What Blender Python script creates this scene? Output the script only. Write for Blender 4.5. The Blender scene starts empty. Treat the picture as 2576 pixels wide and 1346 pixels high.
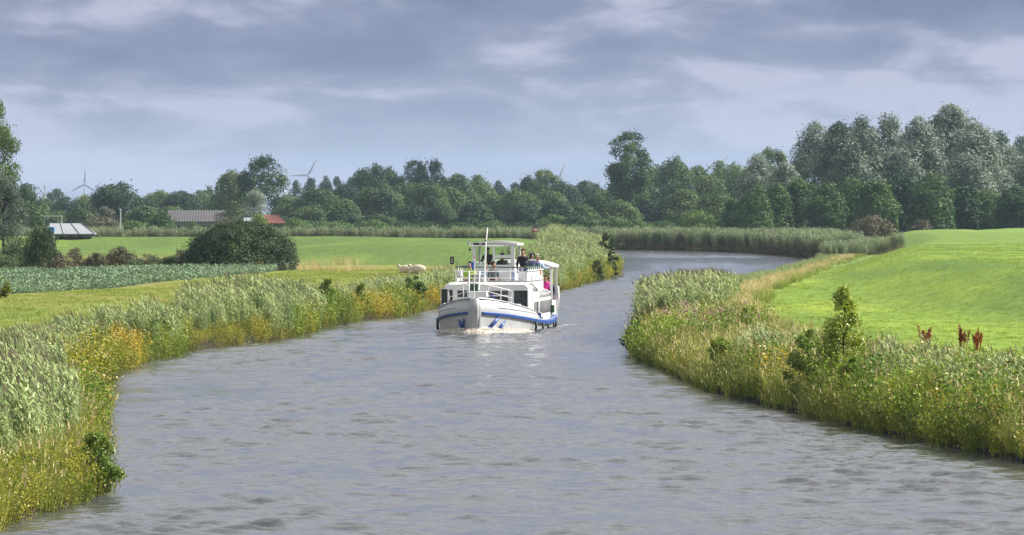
import bpy, bmesh, math, random
import numpy as np
from mathutils import Vector, Matrix

# ------------------------------------------------------------------ camera, sky, sun, exposure
SC = bpy.context.scene
COL = SC.collection
F, H0, CX, CAMH = 13000.0, 530.0, 1288.0, 5.1      # focal length (px of a 2576 px wide frame), horizon row, centre column, eye height

cam_data = bpy.data.cameras.new('camera')
cam_data.sensor_width = 36.0
cam_data.lens = 36.0 * F / 2576.0
cam_data.shift_y = -(673.0 - H0) / 2576.0
cam_data.clip_start = 1.0
cam_data.clip_end = 30000.0
cam = bpy.data.objects.new('camera', cam_data)
cam.location = (0, 0, CAMH)
cam.rotation_euler = (math.radians(90), 0, 0)
COL.objects.link(cam)
SC.camera = cam

SUN_AZ, SUN_EL = math.radians(80), math.radians(41)    # azimuth to the right of the view direction
sun_dir = Vector((math.sin(SUN_AZ) * math.cos(SUN_EL), math.cos(SUN_AZ) * math.cos(SUN_EL), math.sin(SUN_EL)))
sl = bpy.data.lights.new('sun', 'SUN')
sl.energy = 5.0
sl.angle = math.radians(8)
sl.color = (1.0, 0.96, 0.89)
so = bpy.data.objects.new('sun', sl)
so.rotation_euler = (-sun_dir).to_track_quat('-Z', 'Y').to_euler()
so.location = (0, 0, 400)
COL.objects.link(so)

world = bpy.data.worlds.new('World')
SC.world = world
world.use_nodes = True


def build_world():
    nt = world.node_tree
    N, L = nt.nodes, nt.links
    N.clear()
    out = N.new('ShaderNodeOutputWorld')
    bg = N.new('ShaderNodeBackground')
    sky = N.new('ShaderNodeTexSky')
    sky.sky_type = 'NISHITA'
    sky.sun_disc = False
    sky.sun_elevation = SUN_EL
    sky.sun_rotation = SUN_AZ
    sky.altitude = 0
    sky.air_density = 1.2
    sky.dust_density = 2.0
    skm = N.new('ShaderNodeMix'); skm.data_type = 'RGBA'; skm.blend_type = 'MULTIPLY'
    skm.inputs[0].default_value = 1.0
    L.new(sky.outputs[0], skm.inputs[6]); skm.inputs[7].default_value = (0.035, 0.035, 0.035, 1)
    tc = N.new('ShaderNodeTexCoord')

    def mapped(sc, loc=(0, 0, 0), rot=(0, 0, 0)):
        m = N.new('ShaderNodeMapping')
        m.inputs['Scale'].default_value = sc
        m.inputs['Location'].default_value = loc
        m.inputs['Rotation'].default_value = rot
        L.new(tc.outputs['Generated'], m.inputs[0])
        return m

    def noise(m, scale, detail, rough, dist=0.0):
        n = N.new('ShaderNodeTexNoise')
        n.inputs['Scale'].default_value = scale
        n.inputs['Detail'].default_value = detail
        n.inputs['Roughness'].default_value = rough
        n.inputs['Distortion'].default_value = dist
        L.new(m.outputs[0], n.inputs['Vector'])
        return n

    def ramp(src, stops):
        r = N.new('ShaderNodeValToRGB')
        e = r.color_ramp.elements
        e[0].position, e[0].color = stops[0][0], stops[0][1]
        e[1].position, e[1].color = stops[-1][0], stops[-1][1]
        for p, c in stops[1:-1]:
            k = e.new(p); k.color = c
        L.new(src, r.inputs[0])
        return r
    # long flat cloud banks and softer rounded billows inside them
    banks = noise(mapped((1.0, 1.0, 5.5), (3.1, 0.4, 0.0), (0.0, 0.035, 0)), 8.0, 4, 0.5, 0.15)
    puffs = noise(mapped((1.0, 1.0, 3.0), (1.7, 2.2, 0.6), (0.0, 0.03, 0)), 34.0, 8, 0.56, 0.3)
    add = N.new('ShaderNodeMath'); add.operation = 'MULTIPLY_ADD'
    L.new(puffs.outputs['Fac'], add.inputs[0]); add.inputs[1].default_value = 0.9
    L.new(banks.outputs['Fac'], add.inputs[2])
    half = N.new('ShaderNodeMath'); half.operation = 'MULTIPLY'; half.inputs[1].default_value = 0.5
    L.new(add.outputs[0], half.inputs[0])
    cl = ramp(half.outputs[0], [(0.40, (0.053, 0.074, 0.138, 1)), (0.46, (0.079, 0.101, 0.172, 1)),
                               (0.505, (0.122, 0.135, 0.208, 1)), (0.565, (0.250, 0.248, 0.330, 1))])
    # paler, denser cloud towards the horizon all the way round
    sep = N.new('ShaderNodeSeparateXYZ'); L.new(tc.outputs['Generated'], sep.inputs[0])
    hz = N.new('ShaderNodeMapRange'); hz.clamp = True
    hz.inputs[1].default_value = 0.0; hz.inputs[2].default_value = 0.034
    hz.inputs[3].default_value = 0.45; hz.inputs[4].default_value = 0.0
    hz.interpolation_type = 'SMOOTHSTEP'
    L.new(sep.outputs[2], hz.inputs[0])
    mh = N.new('ShaderNodeMix'); mh.data_type = 'RGBA'
    L.new(hz.outputs[0], mh.inputs[0]); L.new(cl.outputs[0], mh.inputs[6])
    mh.inputs[7].default_value = (0.185, 0.195, 0.255, 1)
    mix = N.new('ShaderNodeMix'); mix.data_type = 'RGBA'
    mix.inputs[0].default_value = 0.9
    L.new(skm.outputs[2], mix.inputs[6]); L.new(mh.outputs[2], mix.inputs[7])
    # overhead cloud, inferred from water glints, whitened and brightened for fill and lighter water
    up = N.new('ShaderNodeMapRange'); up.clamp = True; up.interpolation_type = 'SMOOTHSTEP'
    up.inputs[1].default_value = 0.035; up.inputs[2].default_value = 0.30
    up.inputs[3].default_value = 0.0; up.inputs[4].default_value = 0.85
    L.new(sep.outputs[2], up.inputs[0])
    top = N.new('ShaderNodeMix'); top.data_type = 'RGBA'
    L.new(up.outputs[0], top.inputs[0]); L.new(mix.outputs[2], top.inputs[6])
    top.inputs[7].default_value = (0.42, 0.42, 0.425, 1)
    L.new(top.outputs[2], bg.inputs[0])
    bg.inputs[1].default_value = 1.0
    L.new(bg.outputs[0], out.inputs[0])


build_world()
SC.view_settings.view_transform = 'Standard'
SC.view_settings.look = 'None'
SC.view_settings.gamma = 1.0
SC.view_settings.exposure = 1.0
SC.view_settings.use_curve_mapping = False
SC.cycles.max_bounces = 6
SC.cycles.diffuse_bounces = 3
SC.cycles.glossy_bounces = 3
SC.cycles.transmission_bounces = 4
SC.cycles.transparent_max_bounces = 12
SC.cycles.volume_bounces = 0
SC.cycles.use_denoising = True

rng = np.random.default_rng(11)
random.seed(11)


# ------------------------------------------------------------------ helpers
def px(x, y, z=0.0):
    """point at height z on the sight line of a picture position"""
    Y = F * (CAMH - z) / (y - H0)
    return (x - CX) * Y / F, Y


def at(x, y, Y):
    return (x - CX) * Y / F, CAMH - (y - H0) * Y / F


def tag(o, label=None, cat=None, group=None, kind=None):
    if label: o['label'] = label
    if cat: o['category'] = cat
    if group: o['group'] = group
    if kind: o['kind'] = kind
    return o


def empty(name, loc=(0, 0, 0), rz=0.0):
    o = bpy.data.objects.new(name, None)
    o.location = loc
    o.rotation_euler = (0, 0, rz)
    o.empty_display_size = 0.3
    COL.objects.link(o)
    return o


def link(name, me, parent=None, loc=(0, 0, 0), rot=(0, 0, 0), scale=(1, 1, 1)):
    o = bpy.data.objects.new(name, me)
    o.location, o.rotation_euler, o.scale = loc, rot, scale
    COL.objects.link(o)
    if parent is not None:
        o.parent = parent
    return o


def np_mesh(name, V, Fq, mats, mat_idx=None, smooth=False):
    """mesh from arrays: V (n,3); Fq (m,k) with k = 3 or 4"""
    me = bpy.data.meshes.new(name)
    V = np.asarray(V, dtype=np.float32); Fq = np.asarray(Fq, dtype=np.int32)
    m, k = Fq.shape
    me.vertices.add(len(V)); me.vertices.foreach_set('co', V.ravel())
    me.loops.add(m * k); me.loops.foreach_set('vertex_index', Fq.ravel())
    me.polygons.add(m)
    me.polygons.foreach_set('loop_start', np.arange(0, m * k, k, dtype=np.int32))
    me.polygons.foreach_set('loop_total', np.full(m, k, dtype=np.int32))
    for mt in (mats if isinstance(mats, (list, tuple)) else [mats]):
        me.materials.append(mt)
    if mat_idx is not None:
        me.polygons.foreach_set('material_index', np.asarray(mat_idx, dtype=np.int32))
    if smooth:
        me.polygons.foreach_set('use_smooth', np.ones(m, dtype=bool))
    me.update(calc_edges=True)
    return me


class MB:
    """collects boxes, tubes and sheets and links them as ONE mesh object"""
    def __init__(s):
        s.v, s.f = [], []

    def add(s, V, Fs):
        b = len(s.v)
        s.v += [tuple(p) for p in V]
        s.f += [tuple(i + b for i in f) for f in Fs]
        return s

    def box(s, x0, x1, y0, y1, z0, z1):
        V = [(x, y, z) for z in (z0, z1) for y in (y0, y1) for x in (x0, x1)]
        return s.add(V, [(0, 2, 3, 1), (4, 5, 7, 6), (0, 1, 5, 4), (2, 6, 7, 3), (0, 4, 6, 2), (1, 3, 7, 5)])

    def tube(s, pts, r, n=8, caps=True):
        pts = [Vector(p) for p in pts]
        rr = r if isinstance(r, (list, tuple)) else [r] * len(pts)
        rings = []
        V = []
        for i, p in enumerate(pts):
            d = (pts[min(i + 1, len(pts) - 1)] - pts[max(i - 1, 0)]).normalized()
            a = Vector((0, 0, 1)) if abs(d.z) < 0.9 else Vector((0, 1, 0))
            u = d.cross(a).normalized(); w = d.cross(u).normalized()
            for k in range(n):
                t = 2 * math.pi * k / n
                V.append(p + (u * math.cos(t) + w * math.sin(t)) * rr[i])
        Fs = []
        for i in range(len(pts) - 1):
            for k in range(n):
                a, b = i * n + k, i * n + (k + 1) % n
                Fs.append((a, a + n, b + n, b))
        if caps:
            Fs.append(tuple(range(n))); Fs.append(tuple(reversed(range(len(V) - n, len(V)))))
        return s.add(V, Fs)

    def prism(s, poly, a0, a1, axis='y'):
        """polygon (u,v) extruded along an axis; axis y: (x,z), axis z: (x,y), axis x: (y,z)"""
        n = len(poly)
        def P(u, v, a):
            return {'y': (u, a, v), 'z': (u, v, a), 'x': (a, u, v)}[axis]
        V = [P(u, v, a0) for u, v in poly] + [P(u, v, a1) for u, v in poly]
        Fs = [tuple(range(n)), tuple(reversed(range(n, 2 * n)))]
        for k in range(n):
            Fs.append((k, k + n, (k + 1) % n + n, (k + 1) % n))
        return s.add(V, Fs)

    def ball(s, c, r, n=10, m=6):
        rx, ry, rz = r if isinstance(r, (list, tuple)) else (r, r, r)
        V = [(c[0], c[1], c[2] - rz)]
        for i in range(1, m):
            p = math.pi * i / m - math.pi / 2
            for k in range(n):
                t = 2 * math.pi * k / n
                V.append((c[0] + rx * math.cos(p) * math.cos(t), c[1] + ry * math.cos(p) * math.sin(t), c[2] + rz * math.sin(p)))
        V.append((c[0], c[1], c[2] + rz))
        Fs = []
        for k in range(n):
            Fs.append((0, 1 + (k + 1) % n, 1 + k))
            Fs.append((len(V) - 1, len(V) - 1 - n + k, len(V) - 1 - n + (k + 1) % n))
        for i in range(m - 2):
            for k in range(n):
                a, b = 1 + i * n + k, 1 + i * n + (k + 1) % n
                Fs.append((a, b, b + n, a + n))
        return s.add(V, Fs)

    def mesh(s, name, mat, smooth=False, bevel=0.0):
        me = bpy.data.meshes.new(name)
        me.from_pydata(s.v, [], s.f)
        bm = bmesh.new(); bm.from_mesh(me)
        bmesh.ops.recalc_face_normals(bm, faces=bm.faces)
        if bevel > 0:
            bmesh.ops.bevel(bm, geom=list(bm.edges), offset=bevel, segments=2, affect='EDGES', profile=0.7, clamp_overlap=True)
        bm.to_mesh(me); bm.free()
        me.materials.append(mat)
        if smooth:
            me.polygons.foreach_set('use_smooth', np.ones(len(me.polygons), dtype=bool))
        me.update()
        return me

    def build(s, name, mat, parent=None, smooth=False, bevel=0.0, loc=(0, 0, 0), rot=(0, 0, 0)):
        return link(name, s.mesh(name, mat, smooth, bevel), parent, loc, rot)


# ------------------------------------------------------------------ materials
def new_mat(name):
    m = bpy.data.materials.new(name)
    m.use_nodes = True
    nt = m.node_tree
    b = nt.nodes['Principled BSDF']
    return m, nt.nodes, nt.links, b


def paint(name, col, rough=0.4, metal=0.0, var=0.08, scale=6.0, spec=0.5, dirt=None):
    """painted or plain surface with a little uneven wear"""
    m, N, L, b = new_mat(name)
    tc = N.new('ShaderNodeTexCoord')
    n = N.new('ShaderNodeTexNoise'); n.inputs['Scale'].default_value = scale; n.inputs['Detail'].default_value = 5
    L.new(tc.outputs['Object'], n.inputs['Vector'])
    mx = N.new('ShaderNodeMix'); mx.data_type = 'RGBA'
    L.new(n.outputs['Fac'], mx.inputs[0])
    d = dirt or tuple(c * (1 - 2.2 * var) for c in col)
    mx.inputs[6].default_value = (*d, 1)
    mx.inputs[7].default_value = (*[min(1, c * (1 + var)) for c in col], 1)
    L.new(mx.outputs[2], b.inputs['Base Color'])
    b.inputs['Roughness'].default_value = rough
    b.inputs['Metallic'].default_value = metal
    b.inputs['Specular IOR Level'].default_value = spec
    return m


def leafy(name, c_dark, c_mid, c_light, trans=0.25, wscale=0.25, rough=0.6, spec=0.25, island=0.22, tscale=None):
    """foliage: own colour differs from leaf to leaf, plant to plant and patch to patch"""
    m, N, L, b = new_mat(name)
    oi = N.new('ShaderNodeObjectInfo')
    ge = N.new('ShaderNodeNewGeometry')
    n = N.new('ShaderNodeTexNoise'); n.inputs['Scale'].default_value = wscale; n.inputs['Detail'].default_value = 3
    L.new(ge.outputs['Position'], n.inputs['Vector'])
    # fac = island*k + object*k2 + noise
    a = N.new('ShaderNodeMath'); a.operation = 'MULTIPLY'; a.inputs[1].default_value = island
    L.new(ge.outputs['Random Per Island'], a.inputs[0])
    c = N.new('ShaderNodeMath'); c.operation = 'MULTIPLY_ADD'; c.inputs[1].default_value = 0.6
    L.new(oi.outputs['Random'], c.inputs[0]); L.new(a.outputs[0], c.inputs[2])
    d = N.new('ShaderNodeMath'); d.operation = 'MULTIPLY_ADD'; d.inputs[1].default_value = 0.95
    L.new(n.outputs['Fac'], d.inputs[0]); L.new(c.outputs[0], d.inputs[2])
    r = N.new('ShaderNodeValToRGB')
    e = r.color_ramp.elements
    e[0].position, e[0].color = 0.45, (*c_dark, 1)
    e[1].position, e[1].color = 1.25 if False else 1.0, (*c_light, 1)
    k = e.new(0.8); k.color = (*c_mid, 1)
    L.new(d.outputs[0], r.inputs[0])
    L.new(r.outputs[0], b.inputs['Base Color'])
    b.inputs['Roughness'].default_value = rough
    b.inputs['Specular IOR Level'].default_value = spec
    if trans > 0:
        t = N.new('ShaderNodeBsdfTranslucent'); L.new(r.outputs[0], t.inputs['Color'])
        mx = N.new('ShaderNodeMixShader'); mx.inputs[0].default_value = trans
        L.new(b.outputs[0], mx.inputs[1]); L.new(t.outputs[0], mx.inputs[2])
        L.new(mx.outputs[0], N['Material Output'].inputs[0])
    return m


M = {}
M['white'] = paint('white_paint', (0.78, 0.78, 0.77), 0.35, var=0.03, scale=2.0)
M['hull'] = paint('grey_white_hull', (0.44, 0.455, 0.475), 0.35, var=0.07, scale=1.3, dirt=(0.33, 0.33, 0.33))
M['blue'] = paint('blue_paint', (0.026, 0.075, 0.28), 0.35, var=0.1)
M['black'] = paint('black_rubber', (0.018, 0.018, 0.02), 0.6, var=0.15)
M['green'] = paint('green_paint', (0.012, 0.09, 0.03), 0.45, var=0.1)
M['red'] = paint('red_paint', (0.45, 0.03, 0.02), 0.5)
M['orange'] = paint('orange_plastic', (0.75, 0.12, 0.02), 0.5)
M['steel'] = paint('grey_steel', (0.35, 0.36, 0.37), 0.4, 0.3)
M['dark'] = paint('dark_interior', (0.03, 0.03, 0.034), 0.7)
M['deck'] = paint('grey_deck', (0.28, 0.28, 0.27), 0.7)
M['trunk'] = paint('bark', (0.07, 0.055, 0.04), 0.9, var=0.25, scale=3.0)


def glass_dark():
    m, N, L, b = new_mat('tinted_glass')
    b.inputs['Base Color'].default_value = (0.035, 0.042, 0.05, 1)
    b.inputs['Roughness'].default_value = 0.06
    b.inputs['IOR'].default_value = 1.5
    return m


def glass_clear():
    m, N, L, b = new_mat('clear_glass')
    t = N.new('ShaderNodeBsdfTransparent'); t.inputs[0].default_value = (0.86, 0.9, 0.88, 1)
    g = N.new('ShaderNodeBsdfGlossy'); g.inputs['Roughness'].default_value = 0.03
    fr = N.new('ShaderNodeFresnel'); fr.inputs[0].default_value = 1.45
    mx = N.new('ShaderNodeMixShader')
    L.new(fr.outputs[0], mx.inputs[0]); L.new(t.outputs[0], mx.inputs[1]); L.new(g.outputs[0], mx.inputs[2])
    L.new(mx.outputs[0], N['Material Output'].inputs[0])
    return m


M['glass'] = glass_dark()
M['clear'] = glass_clear()
M['eave'] = paint('dull_tinted_glazing', (0.018, 0.02, 0.024), 0.5, var=0.1, spec=0.12)


# ------------------------------------------------------------------ the canal banks (metres)
LEFT = [(-10, -60), (-9.6, 40), (-8.9, 75), (-8.4, 85.5), (-7.75, 90), (-7.7, 94), (-8.2, 101), (-9.5, 118), (-10.4, 130), (-11.7, 146),
        (-12.35, 168), (-11.9, 183), (-10.5, 198), (-8.9, 208), (-8.3, 224), (-7.1, 238), (-5.5, 250), (-4.1, 267),
        (-0.9, 299), (2.85, 331), (5.5, 372), (8.3, 414), (10.0, 491), (11.9, 580), (11.5, 632), (4, 655), (-40, 674), (-120, 684)]
RIGHT = [(12.6, -60), (12.2, 60), (11.4, 90), (10.4, 105), (9.8, 109.6), (8.97, 115.3), (7.78, 124.6), (6.48, 137.6), (5.74, 146),
         (5.0, 163), (4.5, 180), (4.7, 195), (5.2, 210), (6.5, 235), (10, 290), (16, 360), (22, 425), (28, 490), (31.5, 535),
         (31.5, 570), (30.2, 600), (25.6, 650), (13.8, 677), (0, 691), (-40, 708), (-120, 718)]


def smooth_line(P, step):
    P = np.array(P, float)
    out = []
    for i in range(len(P) - 1):
        p0, p1, p2, p3 = P[max(i - 1, 0)], P[i], P[i + 1], P[min(i + 2, len(P) - 1)]
        n = max(1, int(np.linalg.norm(p2 - p1) / step))
        for k in range(n):
            t = k / n
            # centripetal-ish: damped tangents keep bends from overshooting
            d = np.linalg.norm(p2 - p1)
            t1 = (p2 - p0) / (np.linalg.norm(p2 - p0) + 1e-9) * d * 0.8
            t2 = (p3 - p1) / (np.linalg.norm(p3 - p1) + 1e-9) * d * 0.8
            h00, h10, h01, h11 = 2*t**3-3*t**2+1, t**3-2*t**2+t, -2*t**3+3*t**2, t**3-t**2
            out.append(h00*p1 + h10*t1 + h01*p2 + h11*t2)
    out.append(P[-1])
    return np.array(out)


LB = smooth_line(LEFT, 3.0)
RB = smooth_line(RIGHT, 3.0)
# ragged water edge
def ragged(L, amp, seed):
    r = np.random.default_rng(seed)
    n = np.gradient(L, axis=0); n = np.stack([n[:, 1], -n[:, 0]], 1) / (np.linalg.norm(n, axis=1)[:, None] + 1e-9)
    w = r.normal(0, amp, len(L)); w = np.convolve(w, [0.25, 0.5, 0.25], 'same')
    return L + n * w[:, None]


LB = ragged(LB, 0.28, 3)
POLY = np.vstack([LB, RB[::-1]])


def seg_dist(Q, A, B):
    """distance of points Q to the nearest of the segments A-B"""
    out = np.full(len(Q), 1e9)
    for s in range(0, len(Q), 20000):
        q = Q[s:s + 20000]
        best = np.full(len(q), 1e18)
        for a, b in zip(A, B):
            ab = b - a
            t = np.clip(((q - a) @ ab) / (ab @ ab + 1e-12), 0, 1)
            d = q - a - t[:, None] * ab
            best = np.minimum(best, (d * d).sum(1))
        out[s:s + 20000] = np.sqrt(best)
    return out


def inside(Q):
    c = np.zeros(len(Q), bool)
    A, B = POLY, np.roll(POLY, -1, axis=0)
    x, y = Q[:, 0], Q[:, 1]
    for (ax, ay), (bx, by) in zip(A, B):
        if ay == by: continue
        m = (ay > y) != (by > y)
        c ^= m & (x < (bx - ax) * (y - ay) / (by - ay) + ax)
    return c


def canal_sd(Q):
    """distance from the water's edge: positive on land"""
    d = np.full(len(Q), 200.0)
    near = (Q[:, 1] < 800) & (np.abs(Q[:, 0]) < 130) & (Q[:, 1] > -70)
    q = Q[near]
    A = np.vstack([LB[:-1], RB[:-1]]); B = np.vstack([LB[1:], RB[1:]])
    dd = seg_dist(q, A, B)
    dd[inside(q)] *= -1
    d[near] = dd
    return d


_perm = np.random.default_rng(5).random((256, 256))
def vnoise(x, y):
    xi, yi = np.floor(x).astype(int), np.floor(y).astype(int)
    fx, fy = x - xi, y - yi
    fx, fy = fx*fx*(3-2*fx), fy*fy*(3-2*fy)
    g = lambda i, j: _perm[i % 256, j % 256]
    return (g(xi, yi)*(1-fx) + g(xi+1, yi)*fx)*(1-fy) + (g(xi, yi+1)*(1-fx) + g(xi+1, yi+1)*fx)*fy


def fbm(x, y, o=4):
    v, a = 0, 0.5
    for k in range(o):
        v = v + a * vnoise(x * 2**k + 17*k, y * 2**k + 31*k); a *= 0.5
    return v / (1 - 0.5**o)


R_DIKE = smooth_line([(150, 880), (84, 800), (57, 705), (51, 600), (44, 505), (34.5, 410), (29.5, 350), (27.5, 300), (26.5, 260), (26.5, 225), (28, 190), (34, 150)], 8)
L_DIKE = smooth_line([(-160, 690), (-90, 640), (-45, 628), (-22, 615), (-8, 590), (-2, 545), (-4, 500), (-9, 470)], 8)
FAR_DIKE = smooth_line([(-120, 735), (-40, 730), (0, 716), (20, 706), (40, 680), (51, 640)], 8)


def bump(Q, line, h, crest, width):
    d = seg_dist(Q, line[:-1], line[1:])
    t = np.clip((d - crest) / width, 0, 1)
    return h * (1 - t*t*(3-2*t))


def right_dike(q):
    b = bump(q, R_DIKE, 1.75, 1.5, 7.5)
    xc = np.interp(q[:, 1], R_DIKE[::-1, 1], R_DIKE[::-1, 0])
    e = q[:, 0]-xc
    back = 1.75*(1-np.clip((e-4)/70, 0, 1))
    return np.where((e > 0) & (q[:, 1] < 700), np.maximum(b, back), b)


def ground_z(Q, sd=None):
    Q = np.asarray(Q, float)
    if sd is None: sd = canal_sd(Q)
    z = np.interp(sd, [-1.2, -0.5, 0.0, 0.25, 1.0, 4.0, 9.0], [-1.2, -0.7, -0.06, 0.22, 0.34, 0.52, 0.6])
    land = np.clip(sd / 5.0, 0, 1)
    und = (fbm(Q[:, 0]/11, Q[:, 1]/38) - 0.5) * 0.5 + (fbm(Q[:, 0]/3.2+9, Q[:, 1]/9) - 0.5) * 0.10
    z = z + und * land
    m = (np.abs(Q[:, 0]) < 220) & (Q[:, 1] < 1100) & (Q[:, 1] > 150)
    b = np.zeros(len(Q))
    q = Q[m]
    b[m] = np.maximum(np.maximum(right_dike(q), bump(q, L_DIKE, 1.35, 3.0, 26.0)), bump(q, FAR_DIKE, 1.0, 2.0, 9.0))
    return z + b * np.clip((sd - 1.0) / 6.0, 0, 1)


def gz(x, y):
    return float(ground_z(np.array([[x, y]]))[0])


# ------------------------------------------------------------------ ground sheet
def build_ground():
    uf = np.arange(-0.15, 0.1501, 0.0009)
    uc = np.geomspace(0.17, 3.0, 14)
    u = np.concatenate([-uc[::-1], uf, uc])
    rows = [-60, -20, 10, 40, 60]
    y = 72.0
    while y < 1250:
        rows.append(y); y *= 1.0052
    while y < 14000:
        rows.append(y); y *= 1.07
    rows = np.array(rows)
    U, Yg = np.meshgrid(u, rows)
    X = U * (np.maximum(Yg, 0) + 20)
    Q = np.stack([X.ravel(), Yg.ravel()], 1)
    sd = canal_sd(Q)
    z = ground_z(Q, sd)
    V = np.column_stack([Q, z])
    nr, nc = U.shape
    idx = np.arange(nr * nc).reshape(nr, nc)
    Fq = np.stack([idx[:-1, :-1], idx[:-1, 1:], idx[1:, 1:], idx[1:, :-1]], -1).reshape(-1, 4)
    # own colour of the ground: meadow greens, mown straw, hay strip, bare crop soil, wet mud at the edge
    x, yv = Q[:, 0], Q[:, 1]
    n1 = fbm(x/7, yv/22); n2 = fbm(x/2.0+40, yv/6+3); n3 = fbm(x/25+8, yv/80)
    def mixc(a, b, t):
        t = np.clip(t, 0, 1)[:, None]
        return a*(1-t) + np.array(b)[None]*t
    C = np.tile(np.array([0.165, 0.250, 0.032]), (len(Q), 1))
    C = mixc(C, (0.215, 0.285, 0.034), (n1-0.42)*3)
    C = mixc(C, (0.115, 0.200, 0.036), (0.42-n2)*3.0)
    C = mixc(C, (0.105, 0.185, 0.034), (0.5-fbm(x/2.6+70, yv/70, 3))*3.2)
    left = (x < 6) & (yv < 420)
    tl = np.where(left, 1, 0) * np.clip((n1-0.30)*2.2, 0, 1)
    C = mixc(C, (0.150, 0.180, 0.038), np.where(left, 0.55, 0.0))
    C = mixc(C, (0.190, 0.180, 0.045), tl*0.9)
    C = mixc(C, (0.25, 0.175, 0.06), np.where(left, 1, 0)*np.clip((n2-0.5)*3, 0, 1)*0.5)
    # scrubby brown strip behind the crop field
    strip = np.exp(-((yv-430)/30)**2) * (x < -2)
    C = mixc(C, (0.22, 0.14, 0.06), strip*np.clip(n2*1.6-0.6, 0, 0.5))
    # left dike slope a deeper green
    C = mixc(C, (0.085, 0.140, 0.028), np.where((x < 6) & (yv > 430), 1, 0)*np.clip(0.85+(n1-0.5)*1.6, 0, 1))
    # right meadow bleached a little along the bank
    C = mixc(C, (0.36, 0.30, 0.10), 0.35*np.where(x > 0, 1, 0)*np.exp(-((sd-3.8)/1.1)**2)*np.where((yv > 255) & (yv < 640), 1, 0.25)*np.clip(n2*1.6-0.1, 0, 1))
    C = mixc(C, (0.125, 0.195, 0.036), np.where(x > 6, 1, 0)*np.clip((yv-330)/120, 0, 1)*0.9)
    crop = (x < np.interp(yv, [270, 365, 380], [-27, -17.5, -17])) & (yv > 270) & (yv < 382)
    C = mixc(C, (0.09, 0.10, 0.05), crop*1.0)
    C = mixc(C, (0.028, 0.024, 0.013), np.clip((1.8-sd)/1.2, 0, 1))
    C = mixc(C, (0.10, 0.17, 0.035), np.where(yv > 800, 1, 0)*0.8)
    me = np_mesh('ground', V, Fq, M['ground'], smooth=True)
    ca = me.color_attributes.new('tint', 'FLOAT_COLOR', 'POINT')
    ca.data.foreach_set('color', np.column_stack([C, np.ones(len(C))]).astype(np.float32).ravel())
    return tag(link('ground', me), kind='structure')


def mat_ground():
    m, N, L, b = new_mat('meadow_ground')
    at_ = N.new('ShaderNodeVertexColor'); at_.layer_name = 'tint'
    ge = N.new('ShaderNodeNewGeometry')
    mp = N.new('ShaderNodeMapping'); mp.inputs['Scale'].default_value = (1, 0.35, 1)
    L.new(ge.outputs['Position'], mp.inputs[0])
    n = N.new('ShaderNodeTexNoise'); n.inputs['Scale'].default_value = 2.2; n.inputs['Detail'].default_value = 8; n.inputs['Roughness'].default_value = 0.7
    L.new(mp.outputs[0], n.inputs['Vector'])
    mr = N.new('ShaderNodeMapRange'); mr.inputs[1].default_value = 0.3; mr.inputs[2].default_value = 0.7
    mr.inputs[3].default_value = 0.58; mr.inputs[4].default_value = 1.25
    L.new(n.outputs['Fac'], mr.inputs[0])
    mx = N.new('ShaderNodeMix'); mx.data_type = 'RGBA'; mx.blend_type = 'MULTIPLY'; mx.inputs[0].default_value = 1
    L.new(at_.outputs[0], mx.inputs[6]); L.new(mr.outputs[0], mx.inputs[7])
    L.new(mx.outputs[2], b.inputs['Base Color'])
    b.inputs['Roughness'].default_value = 0.9
    b.inputs['Specular IOR Level'].default_value = 0.15
    bp = N.new('ShaderNodeBump'); bp.inputs['Strength'].default_value = 0.5; bp.inputs['Distance'].default_value = 0.12
    L.new(n.outputs['Fac'], bp.inputs['Height']); L.new(bp.outputs[0], b.inputs['Normal'])
    return m


M['ground'] = mat_ground()
build_ground()


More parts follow.
